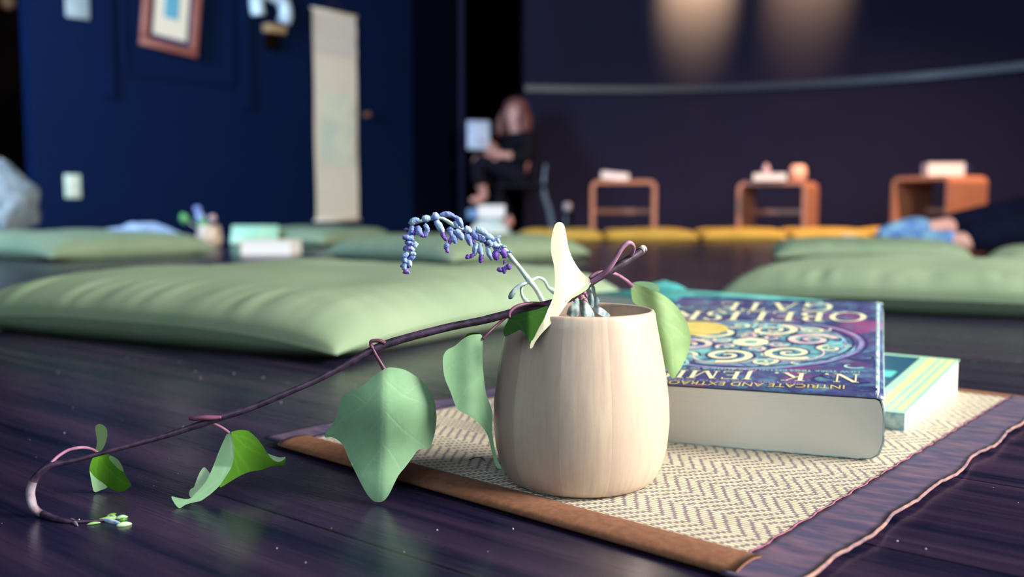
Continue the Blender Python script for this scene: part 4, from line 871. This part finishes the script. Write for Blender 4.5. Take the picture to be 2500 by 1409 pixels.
# white-edged paperback under it
def quadbook(name, label, near, far, depth, t0, t1, mcover, mpage, group=None, stripes=True):
    """right-hand long edge runs near->far (world points on the mat); body extends to the left; top thickness t0 at near end, t1 at far end"""
    a = Vector(near); b = Vector(far); d = (b - a).normalized(); n = Vector((-d.y, d.x, 0)).normalized(); ln = (b - a).length
    bk = thing(name, (a.x, a.y, a.z), label, 'book', group, math.atan2(d.y, d.x))
    def wedge(x0, x1, y0, y1, f0, f1, g0=0, g1=0):
        z = lambda x, f: (f0 if f == 0 else f1)
        vs = [(x0, y0, g0), (x1, y0, g1), (x1, y1, g1), (x0, y1, g0), (x0, y0, f0), (x1, y0, f1), (x1, y1, f1), (x0, y1, f0)]
        return vs, [(0, 3, 2, 1), (4, 5, 6, 7), (0, 1, 5, 4), (1, 2, 6, 5), (2, 3, 7, 6), (3, 0, 4, 7)]
    mk('page_block', *wedge(.0015, ln - .001, .001, depth - .001, t0 - .0006, t1 - .0006, .0006, .0006), mpage, bk, False, False)
    fc = mk('front_cover', *wedge(0, ln, 0, depth, t0, t1, t0 - .0006, t1 - .0006), mcover, bk, False, False)
    mk('back_cover', *wedge(0, ln, 0, depth, .0006, .0006), mcover, bk, False, False)
    mk('spine', *wedge(-.0012, .0004, -.0003, depth, t0 + .0003, t0 + .0003), M['cover_edge'], bk, False, False)
    if stripes:
        zf = lambda x: t0 + (t1 - t0) * x / ln + .0002
        mb = MB()
        for y0_, y1_ in ((.003, .006), (.0095, .011), (.0145, .020)):
            mb.add([(.004, y0_, zf(.004)), (ln - .004, y0_, zf(ln - .004)), (ln - .004, y1_, zf(ln - .004)), (.004, y1_, zf(.004))], [(0, 1, 2, 3)])
        mb.build('printed_stripes', M['lime'], fc, world=False)
        mb = MB().add([(.006, .026, zf(.006)), (ln - .006, .026, zf(ln - .006)), (ln - .006, .11, zf(ln - .006)), (.006, .11, zf(.006))], [(0, 1, 2, 3)]); mb.build('printed_panel', M['teal_dark'], fc, world=False)
        mb = MB()
        for xx in (.02, .05, .08): mb.add([(xx, .03, zf(xx) + .0002), (xx + .018, .03, zf(xx + .018) + .0002), (xx + .018, .045, zf(xx + .018) + .0002), (xx, .045, zf(xx) + .0002)], [(0, 1, 2, 3)])
        mb.build('printed_blocks', M['teal'], fc, world=False)
    return bk
a = G(2208, 1052, .002); b = G(2340, 958, .002)
quadbook('slim_book', 'white-edged paperback with green and lime striped cover under the thick paperback', a, b, .19, .0106, .0245, M['green_cover'], M['pages_white'])
# turquoise book behind
def simple_book(name, label, M4, w_, d_, t_, mcov, mpage, group=None, marks=None):
    bk = bpy.data.objects.new(name, None); COL.objects.link(bk); bk.matrix_world = M4; ORG[bk] = M4.copy(); setprops(bk, label, 'book', group)
    MB().box(.002, w_ - .002, .002, d_ - .002, .0012, t_ - .0012).build('page_block', mpage, bk, world=False)
    fc = bevel(MB().box(0, w_, 0, d_, t_ - .0012, t_).build('front_cover', mcov, bk, world=False), .0004, 1)
    MB().box(0, w_, 0, d_, 0, .0012).build('back_cover', mcov, bk, world=False)
    MB().box(0, .0015, 0, d_, .0012, t_ - .0012).build('spine', mcov, bk, world=False)
    return bk, fc
def TR(x, y, z, rz=0, rx=0, ry=0): return Matrix.Translation((x, y, z)) @ Matrix.Rotation(rz, 4, 'Z') @ Matrix.Rotation(rx, 4, 'X') @ Matrix.Rotation(ry, 4, 'Y')
q1 = G(1603, 702, .042); q2 = G(2056, 737, .042); dd = (q2 - q1); dd.z = 0; ln = dd.length; ang = math.atan2(dd.y, dd.x); nrm = Vector((dd.y, -dd.x, 0)).normalized()
og = q1 + nrm * .115
bk, fc = simple_book('turquoise_book', 'turquoise book lying on the floor behind the thick paperback', TR(og.x, og.y, 0, ang), ln, .115, .042, M['teal'], M['pages'])
mb = MB()
for x, y, r in ((.05, .095, .006), (.11, .07, .018), (.16, .06, .03), (.2, .09, .008), (.03, .05, .009)): mb.add([(x + r * math.cos(k * PI / 8), y + r * .6 * math.sin(k * PI / 8), .0424) for k in range(16)], [tuple(range(16))])
mb.build('printed_marks', M['teal_dark'], fc, world=False)
vs = [(-.02 + .065 * i / 10 + .0, .095 + .022 * j / 3, .0425 + .008 * math.sin(PI * i / 10) * (j / 3) + .002 * noise.noise(Vector((i * .9, j, 0)))) for i in range(11) for j in range(4)]
mk('curled_page', vs, [(i * 4 + j, i * 4 + j + 4, i * 4 + j + 5, i * 4 + j + 1) for i in range(10) for j in range(3)], M['teal'], bk, True, False)['label'] = 'curled turquoise page corner'

# ------------------------------------------------------------------ second set: cup and books far left
c = G(502, 606); C2 = MB().lathe([(0, 0), (.028, .0006), (.038, .007), (.0436, .021), (.0444, .030), (.0428, .050), (.039, .070), (.0361, .084), (.0339, .084), (.037, .062), (.040, .030), (.025, .008), (0, .007)], (0, 0, 0), 40).build('wooden_cup', M['staves'], None, True)
C2.location = (c.x, c.y + .045, 0); C2.scale = (1.1, 1.1, 1.05); setprops(C2, 'distant pale wooden cup of flowers beside the far-left books', 'cup')
FL = thing('flower_sprig', (c.x, c.y + .045, .08), 'small blue and green sprig standing in the distant wooden cup', 'flower sprig')
cy = c.y + .045
MB().tube([P(500, 570, cy), P(492, 545, cy), P(484, 515, cy)], [.002, .002, .002], 6).build('stem', M['lav_stem'], FL)
for (px, py, r, m, nm) in ((482, 512, .015, 'lav', 'flower'), (488, 530, .018, 'lav_pale', 'flower'), (450, 533, .018, 'green_blob', 'leaf'), (495, 548, .020, 'green_blob', 'leaf'), (519, 533, .014, 'pinkish', 'bud')):
    MB().ball(P(px, py, cy), r, 8, sc=(1, .7, 1), bump=.4).build(nm, M[m], FL, True)
MB().tube([P(450, 533, cy), P(468, 548, cy), P(490, 560, cy)], .002, 6).build('stem', M['lav_stem'], FL); MB().tube([P(519, 533, cy), P(508, 552, cy)], .002, 6).build('stem', M['lav_stem'], FL)
c = G(588, 621); simple_book('thick_book', 'thick white-edged book lying right of the distant wooden cup', TR(c.x, c.y, 0, math.radians(-2)), .165, .14, .045, M['cream'], M['white'])
c = G(545, 604); simple_book('leaning_book', 'turquoise book leaning behind the thick white-edged book far left', TR(c.x, c.y + .10, .002, math.radians(6), math.radians(58)), .185, .085, .02, M['green_cover'], M['pages'])
# pale folded cloth behind the left cushion
def lump(name, label, cat, cx, cy, sx, sy, hf, m, n=40, rz=0):
    vs = []; fs = []
    for i in range(n + 1):
        for j in range(n + 1):
            u = 2 * i / n - 1; v = 2 * j / n - 1; e = (max(0, 1 - abs(u) ** 4) * max(0, 1 - abs(v) ** 4)) ** .5
            vs.append((u * sx, v * sy, e * hf(u, v)))
    for i in range(n):
        for j in range(n): q = i * (n + 1) + j; fs.append((q, q + n + 1, q + n + 2, q + 1))
    b_ = len(vs); vs += [(-sx, -sy, 0), (sx, -sy, 0), (sx, sy, 0), (-sx, sy, 0)]; fs.append((b_, b_ + 3, b_ + 2, b_ + 1))
    o = mk(name, vs, fs, m); o.location = (cx, cy, 0); o.rotation_euler = (0, 0, rz); setprops(o, label, cat); return o
c = P(320, 575, 3.9)
lump('folded_blanket', 'rumpled pale blue cloth lying between the left cushion and the blue wall', 'blanket', c.x, 3.95, .22, .13, lambda u, v: .055 + .035 * math.exp(-((u - .15) / .4) ** 2) + .02 * noise.noise(Vector((u * 3, v * 3, 2))), M['blanket'])
# fleece bean bag at the far left
mb = MB(); c = G(10, 569); cy = 4.5; bx = P(12, 520, cy).x
BB = MB().ball((0, 0, .17), .175, 28, sc=(1, .95, 1.0), bump=.12)
for v in BB.v:
    v.z = max(0.0, v.z)
    if v.z > .26: f_ = (v.z - .26) / .09; v.x *= (1 - .45 * f_); v.y *= (1 - .45 * f_); v.z += .055 * f_
    v += Vector((0, 0, 0)) + (v - Vector((0, 0, .15))).normalized() * .006 * noise.noise(v * 60)
    v.z = max(0.0, v.z)
o = BB.build('fleece_bag', M['fluff'], None, True); o.location = (bx - .02, cy, 0); setprops(o, 'pale fleecy round bag at the left edge in front of the dark opening', 'bean bag')

# ------------------------------------------------------------------ benches and what stands on them
def bench(label, px, Y, rz, wd0, dp, ht):
    p = P(px, 520, Y); t = thing('bentwood_bench', (p.x, p.y, 0), label, 'bench', None, rz)
    r = .05; th = .026; path = [(-wd0/2, 0)]
    for i in range(7): a = PI - (PI/2) * i / 6; path.append((-wd0/2 + r + r * math.cos(a), ht - r + r * math.sin(a)))
    for i in range(7): a = PI/2 - (PI/2) * i / 6; path.append((wd0/2 - r + r * math.cos(a), ht - r + r * math.sin(a)))
    path.append((wd0/2, 0)); inner = []
    ri = r - th; inner = [(-wd0/2 + th, 0)]
    for i in range(7): a = PI - (PI/2) * i / 6; inner.append((-wd0/2 + r + ri * math.cos(a), ht - r + ri * math.sin(a)))
    for i in range(7): a = PI/2 - (PI/2) * i / 6; inner.append((wd0/2 - r + ri * math.cos(a), ht - r + ri * math.sin(a)))
    inner.append((wd0/2 - th, 0))
    k = len(path); vs = []
    for y in (-dp/2, dp/2): vs += [(x, y, z) for x, z in path] + [(x, y, z) for x, z in inner]
    fs = []
    for i in range(k - 1):
        fs += [(i, i + 1, k + i + 1, k + i), (2*k + i, 3*k + i, 3*k + i + 1, 2*k + i + 1), (i, 2*k + i, 2*k + i + 1, i + 1), (k + i, k + i + 1, 3*k + i + 1, 3*k + i)]
    fs += [(0, k, 3*k, 2*k), (k - 1, 3*k - 1, 4*k - 1, 2*k - 1)]
    mk('bench_shell', vs, fs, M['bench'], t, False, False)
    MB().box(-wd0/2 + th, wd0/2 - th, dp/2 - .05, dp/2 - .03, ht * .38, ht * .38 + .03).build('stretcher', M['bench'], t, world=False)
    return t
bench('bentwood bench nearest the seated person, a tilted pink book on it', 1521, 6.0, math.radians(-6), .42, .28, .345)
bench('middle bentwood bench with a glowing peach jar and a white book', 1898, 5.9, math.radians(-32), .44, .30, .335)
bench('bentwood bench turned side-on at the right, a thick white book on it', 2290, 5.5, math.radians(-62), .40, .34, .352)
def onbench(px, Y, z): q = P(px, 520, Y); return q.x, q.y, z
x, y, z = onbench(1466, 5.95, .346); simple_book('pink_book', 'small pink book tilted on the bench nearest the seated person', TR(x, y, z + .012, math.radians(-4), 0, math.radians(6)), .18, .12, .05, M['pinkish'], M['white'])
x, y, z = onbench(1838, 5.75, .337); simple_book('white_book', 'flat white book on the middle bench beside the peach jar', TR(x, y, z, math.radians(-12)), .20, .12, .045, M['white'], M['white'])
x, y, z = onbench(1868, 5.83, .383); o = MB().lathe([(0, 0), (.02, 0), (.026, .01), (.024, .03), (.012, .045), (.014, .06), (0, .062)], (0, 0, 0), 20).build('small_vase', M['pinkish'], None, True); o.location = (x, y, z); setprops(o, 'tiny dusty pink vase on top of the white book on the middle bench', 'vase')
x, y, z = onbench(1946, 5.83, .337)
t = thing('candle_jar', (x, y, z), 'round glowing peach candle jar on the middle bench', 'candle')
MB().lathe([(0, 0), (.04, 0), (.052, .02), (.054, .05), (.048, .085), (.036, .1), (.033, .1), (.044, .08), (.05, .05), (.046, .02), (0, .01)], (0, 0, 0), 28).build('jar', M['candle'], t, True, world=False)
mf, nt, b_ = newmat('candle_flame'); b_.inputs['Emission Color'].default_value = (1, .5, .2, 1); b_.inputs['Emission Strength'].default_value = 6
MB().ball((0, 0, .06), .012, 8, sc=(1, 1, 1.8)).build('flame', mf, t, True, world=False); MB().lathe([(0, .012), (.04, .012), (.04, .04), (0, .04)], (0, 0, 0), 20).build('wax', M['cream'], t, world=False)
x, y, z = onbench(2262, 5.38, .353); simple_book('white_book', 'thick white book on the bench at the right', TR(x, y, z, math.radians(-8)), .205, .12, .075, M['white'], M['white'])
x, y, z = onbench(2352, 5.42, .353); o = MB().lathe([(0, 0), (.035, 0), (.035, .05), (.03, .055), (0, .055)], (0, 0, 0), 20).build('dark_tin', M['navy'], None, True); o.location = (x, y, z); setprops(o, 'small dark tin right of the thick white book on the right bench', 'tin')
c = P(1385, 520, 6.3); t = thing('bottle', (c.x, c.y, 0), 'black bottle with a pale cap standing against the wall left of the benches', 'bottle')
MB().lathe([(0, 0), (.035, 0), (.037, .01), (.037, .12), (.02, .15), (.016, .165), (0, .165)], (0, 0, 0), 20).build('body', M['bottle'], t, True, world=False); MB().lathe([(0, .15), (.024, .15), (.026, .165), (.026, .195), (.02, .203), (0, .205)], (0, 0, 0), 20).build('cap', M['cap'], t, True, world=False)
c = G(2072, 594); o = lump('folded_tissue', 'small pinkish white tissue on the floor before the mustard cushions', 'tissue', c.x, c.y, .05, .035, lambda u, v: .035 + .01 * noise.noise(Vector((u * 4, v * 4, 0))), M['white'], 14)
# bolster pile beside the seated person
c = G(1195, 588); o = lump('striped_bolster', 'rounded blue and cream striped bolster at the seated person\'s feet', 'bolster', c.x, c.y + .14, .115, .14, lambda u, v: .108 * (1 - abs(u) ** 3) ** .4 + .004 * noise.noise(Vector((u * 3, v * 3, 0))), M['stripe'], 30)
simple_book('white_book', 'thick white book on top of the striped bolster', TR(c.x - .058, c.y + .07, .112, math.radians(4)), .135, .13, .062, M['white'], M['white'])
o = MB().box(0, .07, 0, .1, 0, .05).build('blue_box', M['blanket']); bevel(o, .008); o.location = (c.x - .118, c.y + .20, .105) ; setprops(o, 'small pale blue box left of the white book on the bolster', 'box')

# ------------------------------------------------------------------ people
def skin(name, nodes, edges, m, parent, sub=2, root=0):
    """nodes: (x, y, z, r) in the parent's frame -> one continuous surface"""
    me = bpy.data.meshes.new(name); me.from_pydata([n_[:3] for n_ in nodes], edges, []); me.materials.append(m)
    o = bpy.data.objects.new(name, me); COL.objects.link(o); o.parent = parent
    md = o.modifiers.new('skin', 'SKIN'); md.use_smooth_shade = True; md.use_x_symmetry = False
    bm = bmesh.new(); bm.from_mesh(me); lay = bm.verts.layers.skin.verify(); bm.verts.ensure_lookup_table()
    for v, n_ in zip(bm.verts, nodes): v[lay].radius = (n_[3], n_[3]); v[lay].use_root = False
    bm.verts[root][lay].use_root = True; bm.to_mesh(me); bm.free()
    s_ = o.modifiers.new('sub', 'SUBSURF'); s_.levels = sub; s_.render_levels = sub
    # bake so that the result is one plain mesh
    dg = bpy.context.evaluated_depsgraph_get(); ev = o.evaluated_get(dg); nm = bpy.data.meshes.new_from_object(ev, depsgraph=dg)
    o.modifiers.clear(); o.data = nm
    if not nm.materials: nm.materials.append(m)
    for p in nm.polygons: p.use_smooth = True
    ORG[o] = ORG.get(parent, Matrix.Identity(4)); return o
class Fig:
    def __init__(s): s.n = []; s.e = []
    def add(s, p, r, to=None):
        s.n.append((p[0], p[1], p[2], r)); i = len(s.n) - 1
        if to is not None: s.e.append((to, i))
        return i
    def hand(s, wrist, wpos, dirv, side, k=1.0, curl=.5):
        d = Vector(dirv).normalized(); sd = Vector(side).normalized(); sd = (sd - d * sd.dot(d)).normalized(); up = d.cross(sd); w0 = Vector(wpos)
        pm = s.add(w0 + d * .04 * k, .024 * k, wrist); pe = s.add(w0 + d * .075 * k, .024 * k, pm)
        for j, (off, ln) in enumerate(((-.030, .068), (-.010, .078), (.011, .072), (.030, .056))):
            b0 = s.add(w0 + d * .092 * k + sd * off * k, .0095 * k, pe); b1 = s.add(w0 + d * (.092 + ln * .5) * k + sd * off * 1.1 * k - up * .010 * curl, .0088 * k, b0)
            s.add(w0 + d * (.092 + ln * (1 - .3 * curl)) * k + sd * off * 1.1 * k - up * .035 * curl, .0075 * k, b1)
        t0 = s.add(w0 + d * .045 * k - sd * .038 * k, .011 * k, pm); s.add(w0 + d * .085 * k - sd * .052 * k - up * .012, .009 * k, t0)
def seated_person():
    Y0 = 7.0; base = P(1262, 520, Y0); T = thing('person', (base.x, base.y, 0), 'person with long auburn hair in black seated on a chair reading a pale book', 'person')
    q = lambda px, py, dy=0.0: (P(px, py, Y0 + dy) - Vector((base.x, base.y, 0)))
    F = Fig()
    pel = F.add(q(1272, 412), .115); sp1 = F.add(q(1272, 378), .105, pel); ch = F.add(q(1268, 348), .118, sp1); nk0 = F.add(q(1262, 325), .060, ch); nk = F.add(q(1259, 312), .045, nk0)
    jaw = F.add(q(1253, 296, -.02), .058, nk); hd = F.add(q(1256, 274, -.005), .078, jaw); F.add(q(1258, 256), .066, hd)
    # near arm (camera side) and far arm
    s1 = F.add(q(1286, 336, -.14), .055, ch); el1 = F.add(q(1289, 384, -.20), .042, s1); wr1 = F.add(q(1233, 380, -.22), .028, el1)
    F.hand(wr1, q(1233, 380, -.22), q(1205, 372, -.22) - q(1233, 380, -.22), (0, -.3, 1), 1.0)
    s2 = F.add(q(1242, 338, .12), .052, ch); el2 = F.add(q(1225, 380, .16), .040, s2); wr2 = F.add(q(1200, 352, .08), .028, el2)
    F.hand(wr2, q(1200, 352, .08), q(1178, 345, .02) - q(1200, 352, .08), (0, 1, .3), 1.0)
    # legs
    h1 = F.add(q(1262, 418, -.08), .088, pel); k1 = F.add(q(1166, 388, -.10), .062, h1); c1_ = F.add(q(1166, 430, -.08), .055, k1); an1 = F.add(q(1178, 462, -.06), .035, c1_)
    he1 = F.add(q(1184, 482, -.05), .035, an1); ft1 = F.add(q(1163, 489, -.08), .034, he1); F.add(q(1146, 490, -.10), .024, ft1)
    h2 = F.add(q(1262, 422, .09), .088, pel); k2 = F.add(q(1180, 420, .10), .062, h2); c2_ = F.add(q(1215, 480, .08), .054, k2); an2 = F.add(q(1240, 530, .06), .035, c2_)
    he2 = F.add(q(1248, 545, .05), .034, an2); ft2 = F.add(q(1225, 551, .03), .032, he2); F.add(q(1205, 553, .02), .024, ft2)
    skin('body', F.n, F.e, M['skin'], T)
    # face on the head: nose, eyes, mouth, ear
    fdir = Vector((-.62, -.78, 0)); fs_ = Vector((fdir.y, -fdir.x, 0)); hc = Vector(q(1256, 274, -.005))
    MB().ball(hc + fdir * .082 + Vector((0, 0, -.012)), .013, 8, sc=(1, 1, 1.5)).build('nose', M['skin'], T, True, world=False)
    for sg in (-1, 1): MB().ball(hc + fdir * .070 + fs_ * .028 * sg + Vector((0, 0, .012)), .009, 8, sc=(1.2, 1.2, .7)).build('eye', M['eye'], T, True, world=False)
    MB().ball(hc + fdir * .066 + Vector((0, 0, -.045)), .014, 8, sc=(1.1, 1.1, .4)).build('mouth', M['lips'], T, True, world=False)
    MB().ball(hc + fs_ * .076 + Vector((0, 0, -.005)), .016, 8, sc=(.6, 1, 1.4)).build('ear', M['skin'], T, True, world=False)
    # long hair: cap plus locks to the shoulders
    mb = MB(); cap = MB().ball(hc + Vector((0, 0, .012)) - fdir * .022, .098, 18, sc=(1, 1, 1.08), bump=.05)
    keep = [i for i, v in enumerate(cap.v)]
    for v in cap.v:
        d_ = (v - hc).dot(fdir)
        if d_ > .035 and v.z < hc.z + .055: v -= fdir * (d_ - .035)
    mb.add(cap.v, cap.f)
    for i in range(16):
        a = -1.75 + 3.5 * i / 15; dv = (-fdir * math.cos(a) + fs_ * math.sin(a)); s0_ = hc + dv * .078 + Vector((0, 0, .03))
        e_ = hc + dv * (.11 + .02 * math.sin(i * 3.1)) + Vector((0, 0, -.17 - .03 * math.sin(i * 1.7))) + fdir * .02
        m_ = (s0_ + e_) / 2 + dv * .022; mb.tube(smooth_path([tuple(s0_), tuple(m_), tuple(e_)], 5), [.012, .016, .02, .023, .025, .026, .026, .024, .020, .014, .006], 8)
    mb.build('hair', M['hair'], T, True, world=False)
    # sweater and trousers follow the limbs
    S = Fig(); a0 = S.add(q(1272, 408), .128); a1 = S.add(q(1272, 378), .120, a0); a2 = S.add(q(1268, 350), .134, a1); a3 = S.add(q(1265, 334), .085, a2)
    b1 = S.add(q(1286, 337, -.14), .070, a2); b2 = S.add(q(1289, 384, -.20), .066, b1); S.add(q(1245, 382, -.215), .050, b2)
    b3 = S.add(q(1242, 340, .12), .066, a2); b4 = S.add(q(1225, 380, .16), .052, b3); S.add(q(1208, 362, .11), .042, b4)
    skin('sweater', S.n, S.e, M['black_cloth'], T)
    S = Fig(); a0 = S.add(q(1272, 416), .130); b1 = S.add(q(1255, 416, -.08), .102, a0); b2 = S.add(q(1166, 388, -.10), .076, b1); b3 = S.add(q(1166, 425, -.08), .070, b2); b3 = S.add(q(1172, 440, -.07), .062, b3); S.add(q(1178, 455, -.062), .050, b3)
    b1 = S.add(q(1255, 422, .09), .100, a0); b2 = S.add(q(1182, 418, .10), .078, b1); b3 = S.add(q(1215, 480, .08), .070, b2); S.add(q(1241, 536, .06), .055, b3)
    skin('trousers', S.n, S.e, M['charcoal'], T)
    # the book in hand
    bx = q(1168, 331, -.02) + Vector((base.x, base.y, 0))
    ob, _ = simple_book('open_book', 'pale blue-white book held up by the seated person', TR(bx.x - .085, bx.y, bx.z - .105, math.radians(8), math.radians(84)), .17, .215, .022, M['pale_blue'], M['white'])
    # chair
    C_ = thing('chair', (base.x + .06, base.y, 0), 'dark chair with grey-blue steel legs under the seated person', 'chair')
    lx = lambda px, py, dy: P(px, py, Y0 + dy) - Vector((base.x + .06, base.y, 0))
    sz = lx(1262, 436, 0).z - .06
    bevel(MB().box(-.20, .16, -.21, .21, sz - .02, sz + .015).build('seat', M['black_cloth'], C_, world=False), .01)
    bevel(MB().box(.13, .16, -.20, .20, sz + .06, sz + .20).build('backrest', M['black_cloth'], C_, world=False), .01)
    for sx, sy in ((-.18, -.19), (-.18, .19), (.15, -.19), (.15, .19)):
        tp = sz + .16 if sx > 0 else sz; ox = .065 if sx > 0 else -.03
        MB().tube(smooth_path([(sx + (.0 if sx > 0 else 0), sy, tp), (sx - (.01 if sx > 0 else 0), sy, sz * .9), (sx + ox * .6, sy, sz * .45), (sx + ox, sy, 0.002)], 5), .012, 10).build('leg', M['metal'] if sx > 0 else M['black_cloth'], C_, True, world=False)
seated_person()
def lying_person():
    T = thing('person', (1.45, 3.1, 0), 'person lying on the floor at the right edge in dark trousers and blue patterned socks', 'person')
    o_ = Vector((1.45, 3.1, 0)); q = lambda x, y, z: Vector((x, y, z)) - o_
    F = Fig()
    pel = F.add(q(2.36, 3.28, .125), .115); sp = F.add(q(2.55, 3.30, .125), .105, pel); ch = F.add(q(2.78, 3.33, .13), .12, sp); n0_ = F.add(q(2.93, 3.35, .125), .055, ch); nk = F.add(q(2.99, 3.36, .12), .05, n0_)
    hd = F.add(q(3.10, 3.37, .125), .085, nk); F.add(q(3.18, 3.38, .125), .075, hd)
    s1 = F.add(q(2.84, 3.15, .09), .055, ch); e1_ = F.add(q(2.62, 3.02, .05), .042, s1); w1 = F.add(q(2.42, 3.05, .05), .028, e1_); F.hand(w1, q(2.42, 3.05, .05), (-1, .1, 0), (0, 1, 0), 1, .2)
    s2 = F.add(q(2.84, 3.50, .09), .055, ch); e2_ = F.add(q(2.62, 3.64, .05), .042, s2); w2 = F.add(q(2.42, 3.60, .05), .028, e2_); F.hand(w2, q(2.42, 3.60, .05), (-1, -.1, 0), (0, 1, 0), 1, .2)
    h1 = F.add(q(2.28, 3.38, .12), .085, pel); k1 = F.add(q(1.90, 3.34, .125), .062, h1); c1_ = F.add(q(1.72, 3.28, .10), .054, k1); a1 = F.add(q(1.475, 3.17, .082), .033, c1_)
    f1 = F.add(q(1.42, 3.16, .075), .036, a1); f2 = F.add(q(1.33, 3.15, .07), .032, f1); F.add(q(1.27, 3.14, .055), .022, f2)
    h2 = F.add(q(2.28, 3.18, .10), .085, pel); k2 = F.add(q(1.90, 3.08, .095), .062, h2); c2_ = F.add(q(1.72, 3.04, .07), .054, k2); a2 = F.add(q(1.50, 2.99, .042), .032, c2_)
    f3 = F.add(q(1.46, 3.02, .04), .034, a2); f4 = F.add(q(1.37, 3.08, .04), .030, f3); F.add(q(1.31, 3.10, .035), .022, f4)
    skin('body', F.n, F.e, M['skin'], T)
    S = Fig(); a0 = S.add(q(2.38, 3.28, .125), .13); b1 = S.add(q(2.28, 3.38, .12), .10, a0); b2 = S.add(q(1.90, 3.34, .125), .082, b1); b3 = S.add(q(1.70, 3.27, .10), .073, b2); S.add(q(1.500, 3.185, .085), .048, b3)
    b1 = S.add(q(2.28, 3.18, .105), .10, a0); b2 = S.add(q(1.90, 3.08, .09), .082, b1); b3 = S.add(q(1.70, 3.035, .074), .070, b2); S.add(q(1.475, 2.995, .047), .045, b3)
    skin('trousers', S.n, S.e, M['navy_trousers'], T)
    S = Fig(); a0 = S.add(q(2.44, 3.29, .13), .125); a1_ = S.add(q(2.78, 3.33, .135), .135, a0); S.add(q(2.90, 3.345, .13), .08, a1_)
    b = S.add(q(2.84, 3.15, .09), .068, a1_); b = S.add(q(2.62, 3.02, .062), .055, b); S.add(q(2.46, 3.045, .055), .042, b); b = S.add(q(2.84, 3.50, .09), .068, a1_); b = S.add(q(2.62, 3.64, .062), .055, b); S.add(q(2.46, 3.605, .055), .042, b)
    skin('shirt', S.n, S.e, M['blue_shirt'], T)
    for pp in (((1.445, 3.163, .078, .044), (1.40, 3.158, .078, .050), (1.33, 3.15, .068, .044), (1.255, 3.14, .052, .028)), ((1.475, 3.008, .042, .040), (1.44, 3.035, .042, .040), (1.37, 3.08, .042, .038), (1.30, 3.10, .036, .026))):
        S = Fig(); k_ = None
        for x, y, z, r in pp: k_ = S.add(q(x, y, z), r, k_)
        skin('sock', S.n, S.e, M['sock'], T)['label'] = 'blue patterned sock'
    hc = q(3.12, 3.37, .13)
    mb = MB().ball(hc + Vector((.02, 0, -.01)), .10, 14, sc=(1, 1, .95), bump=.08)
    for v in mb.v:
        if v.z > hc.z + .03 and v.x < hc.x + .04: v.z = hc.z + .03
    mb.build('hair', M['hair'], T, True, world=False)
    MB().ball(hc + Vector((-.02, 0, .085)), .013, 8, sc=(1.5, 1, 1)).build('nose', M['skin'], T, True, world=False)
    for sg in (-1, 1): MB().ball(hc + Vector((.0, .03 * sg, .078)), .009, 8, sc=(.7, 1.2, 1)).build('eye', M['eye'], T, True, world=False)
    MB().ball(hc + Vector((-.06, 0, .062)), .013, 8, sc=(.5, 1.3, 1)).build('mouth', M['lips'], T, True, world=False)
lying_person()

q = [G(x, y, .0028) for x, y in ((1146, 1122), (1160, 1117), (1176, 1117), (1184, 1125))]
o = MB().tube([q[0], q[1], q[2]], .0003, 6).tube([q[2], q[3]], .0003, 6).build('twig', M['bark'], None, True); recenter(o); setprops(o, 'tiny bent dark twig on the straw placemat left of the wooden cup', 'twig')
# ------------------------------------------------------------------ crumbs on the floor
mb = MB(); rnd = random.Random(4)
for i in range(150):
    x = rnd.uniform(-.42, .55); y = rnd.uniform(.34, .85) ; r = rnd.choice((.0003, .0004, .0006, .0009)) * rnd.uniform(.6, 1.1)
    lc = Vector((x - n0.x, y - n0.y, 0)); 
    if -.03 < lc.dot(e1) < LEN + .02 and -.035 < lc.dot(e2) < WID + .03: continue
    a = rnd.uniform(0, PI); k = rnd.uniform(.4, 1)
    mb.add([(x + r * math.cos(a + j * 1.57) * (1 if j % 2 else k), y + r * math.sin(a + j * 1.57) * (1 if j % 2 else k), .0001) for j in range(4)] + [(x, y, r * .5 + .0002)], [(0, 1, 4), (1, 2, 4), (2, 3, 4), (3, 0, 4), (3, 2, 1, 0)])
o = mb.build('crumbs', M['crumb']); setprops(o, 'scattered pale crumbs and dust specks on the dark wooden floor', 'crumbs', kind='stuff')
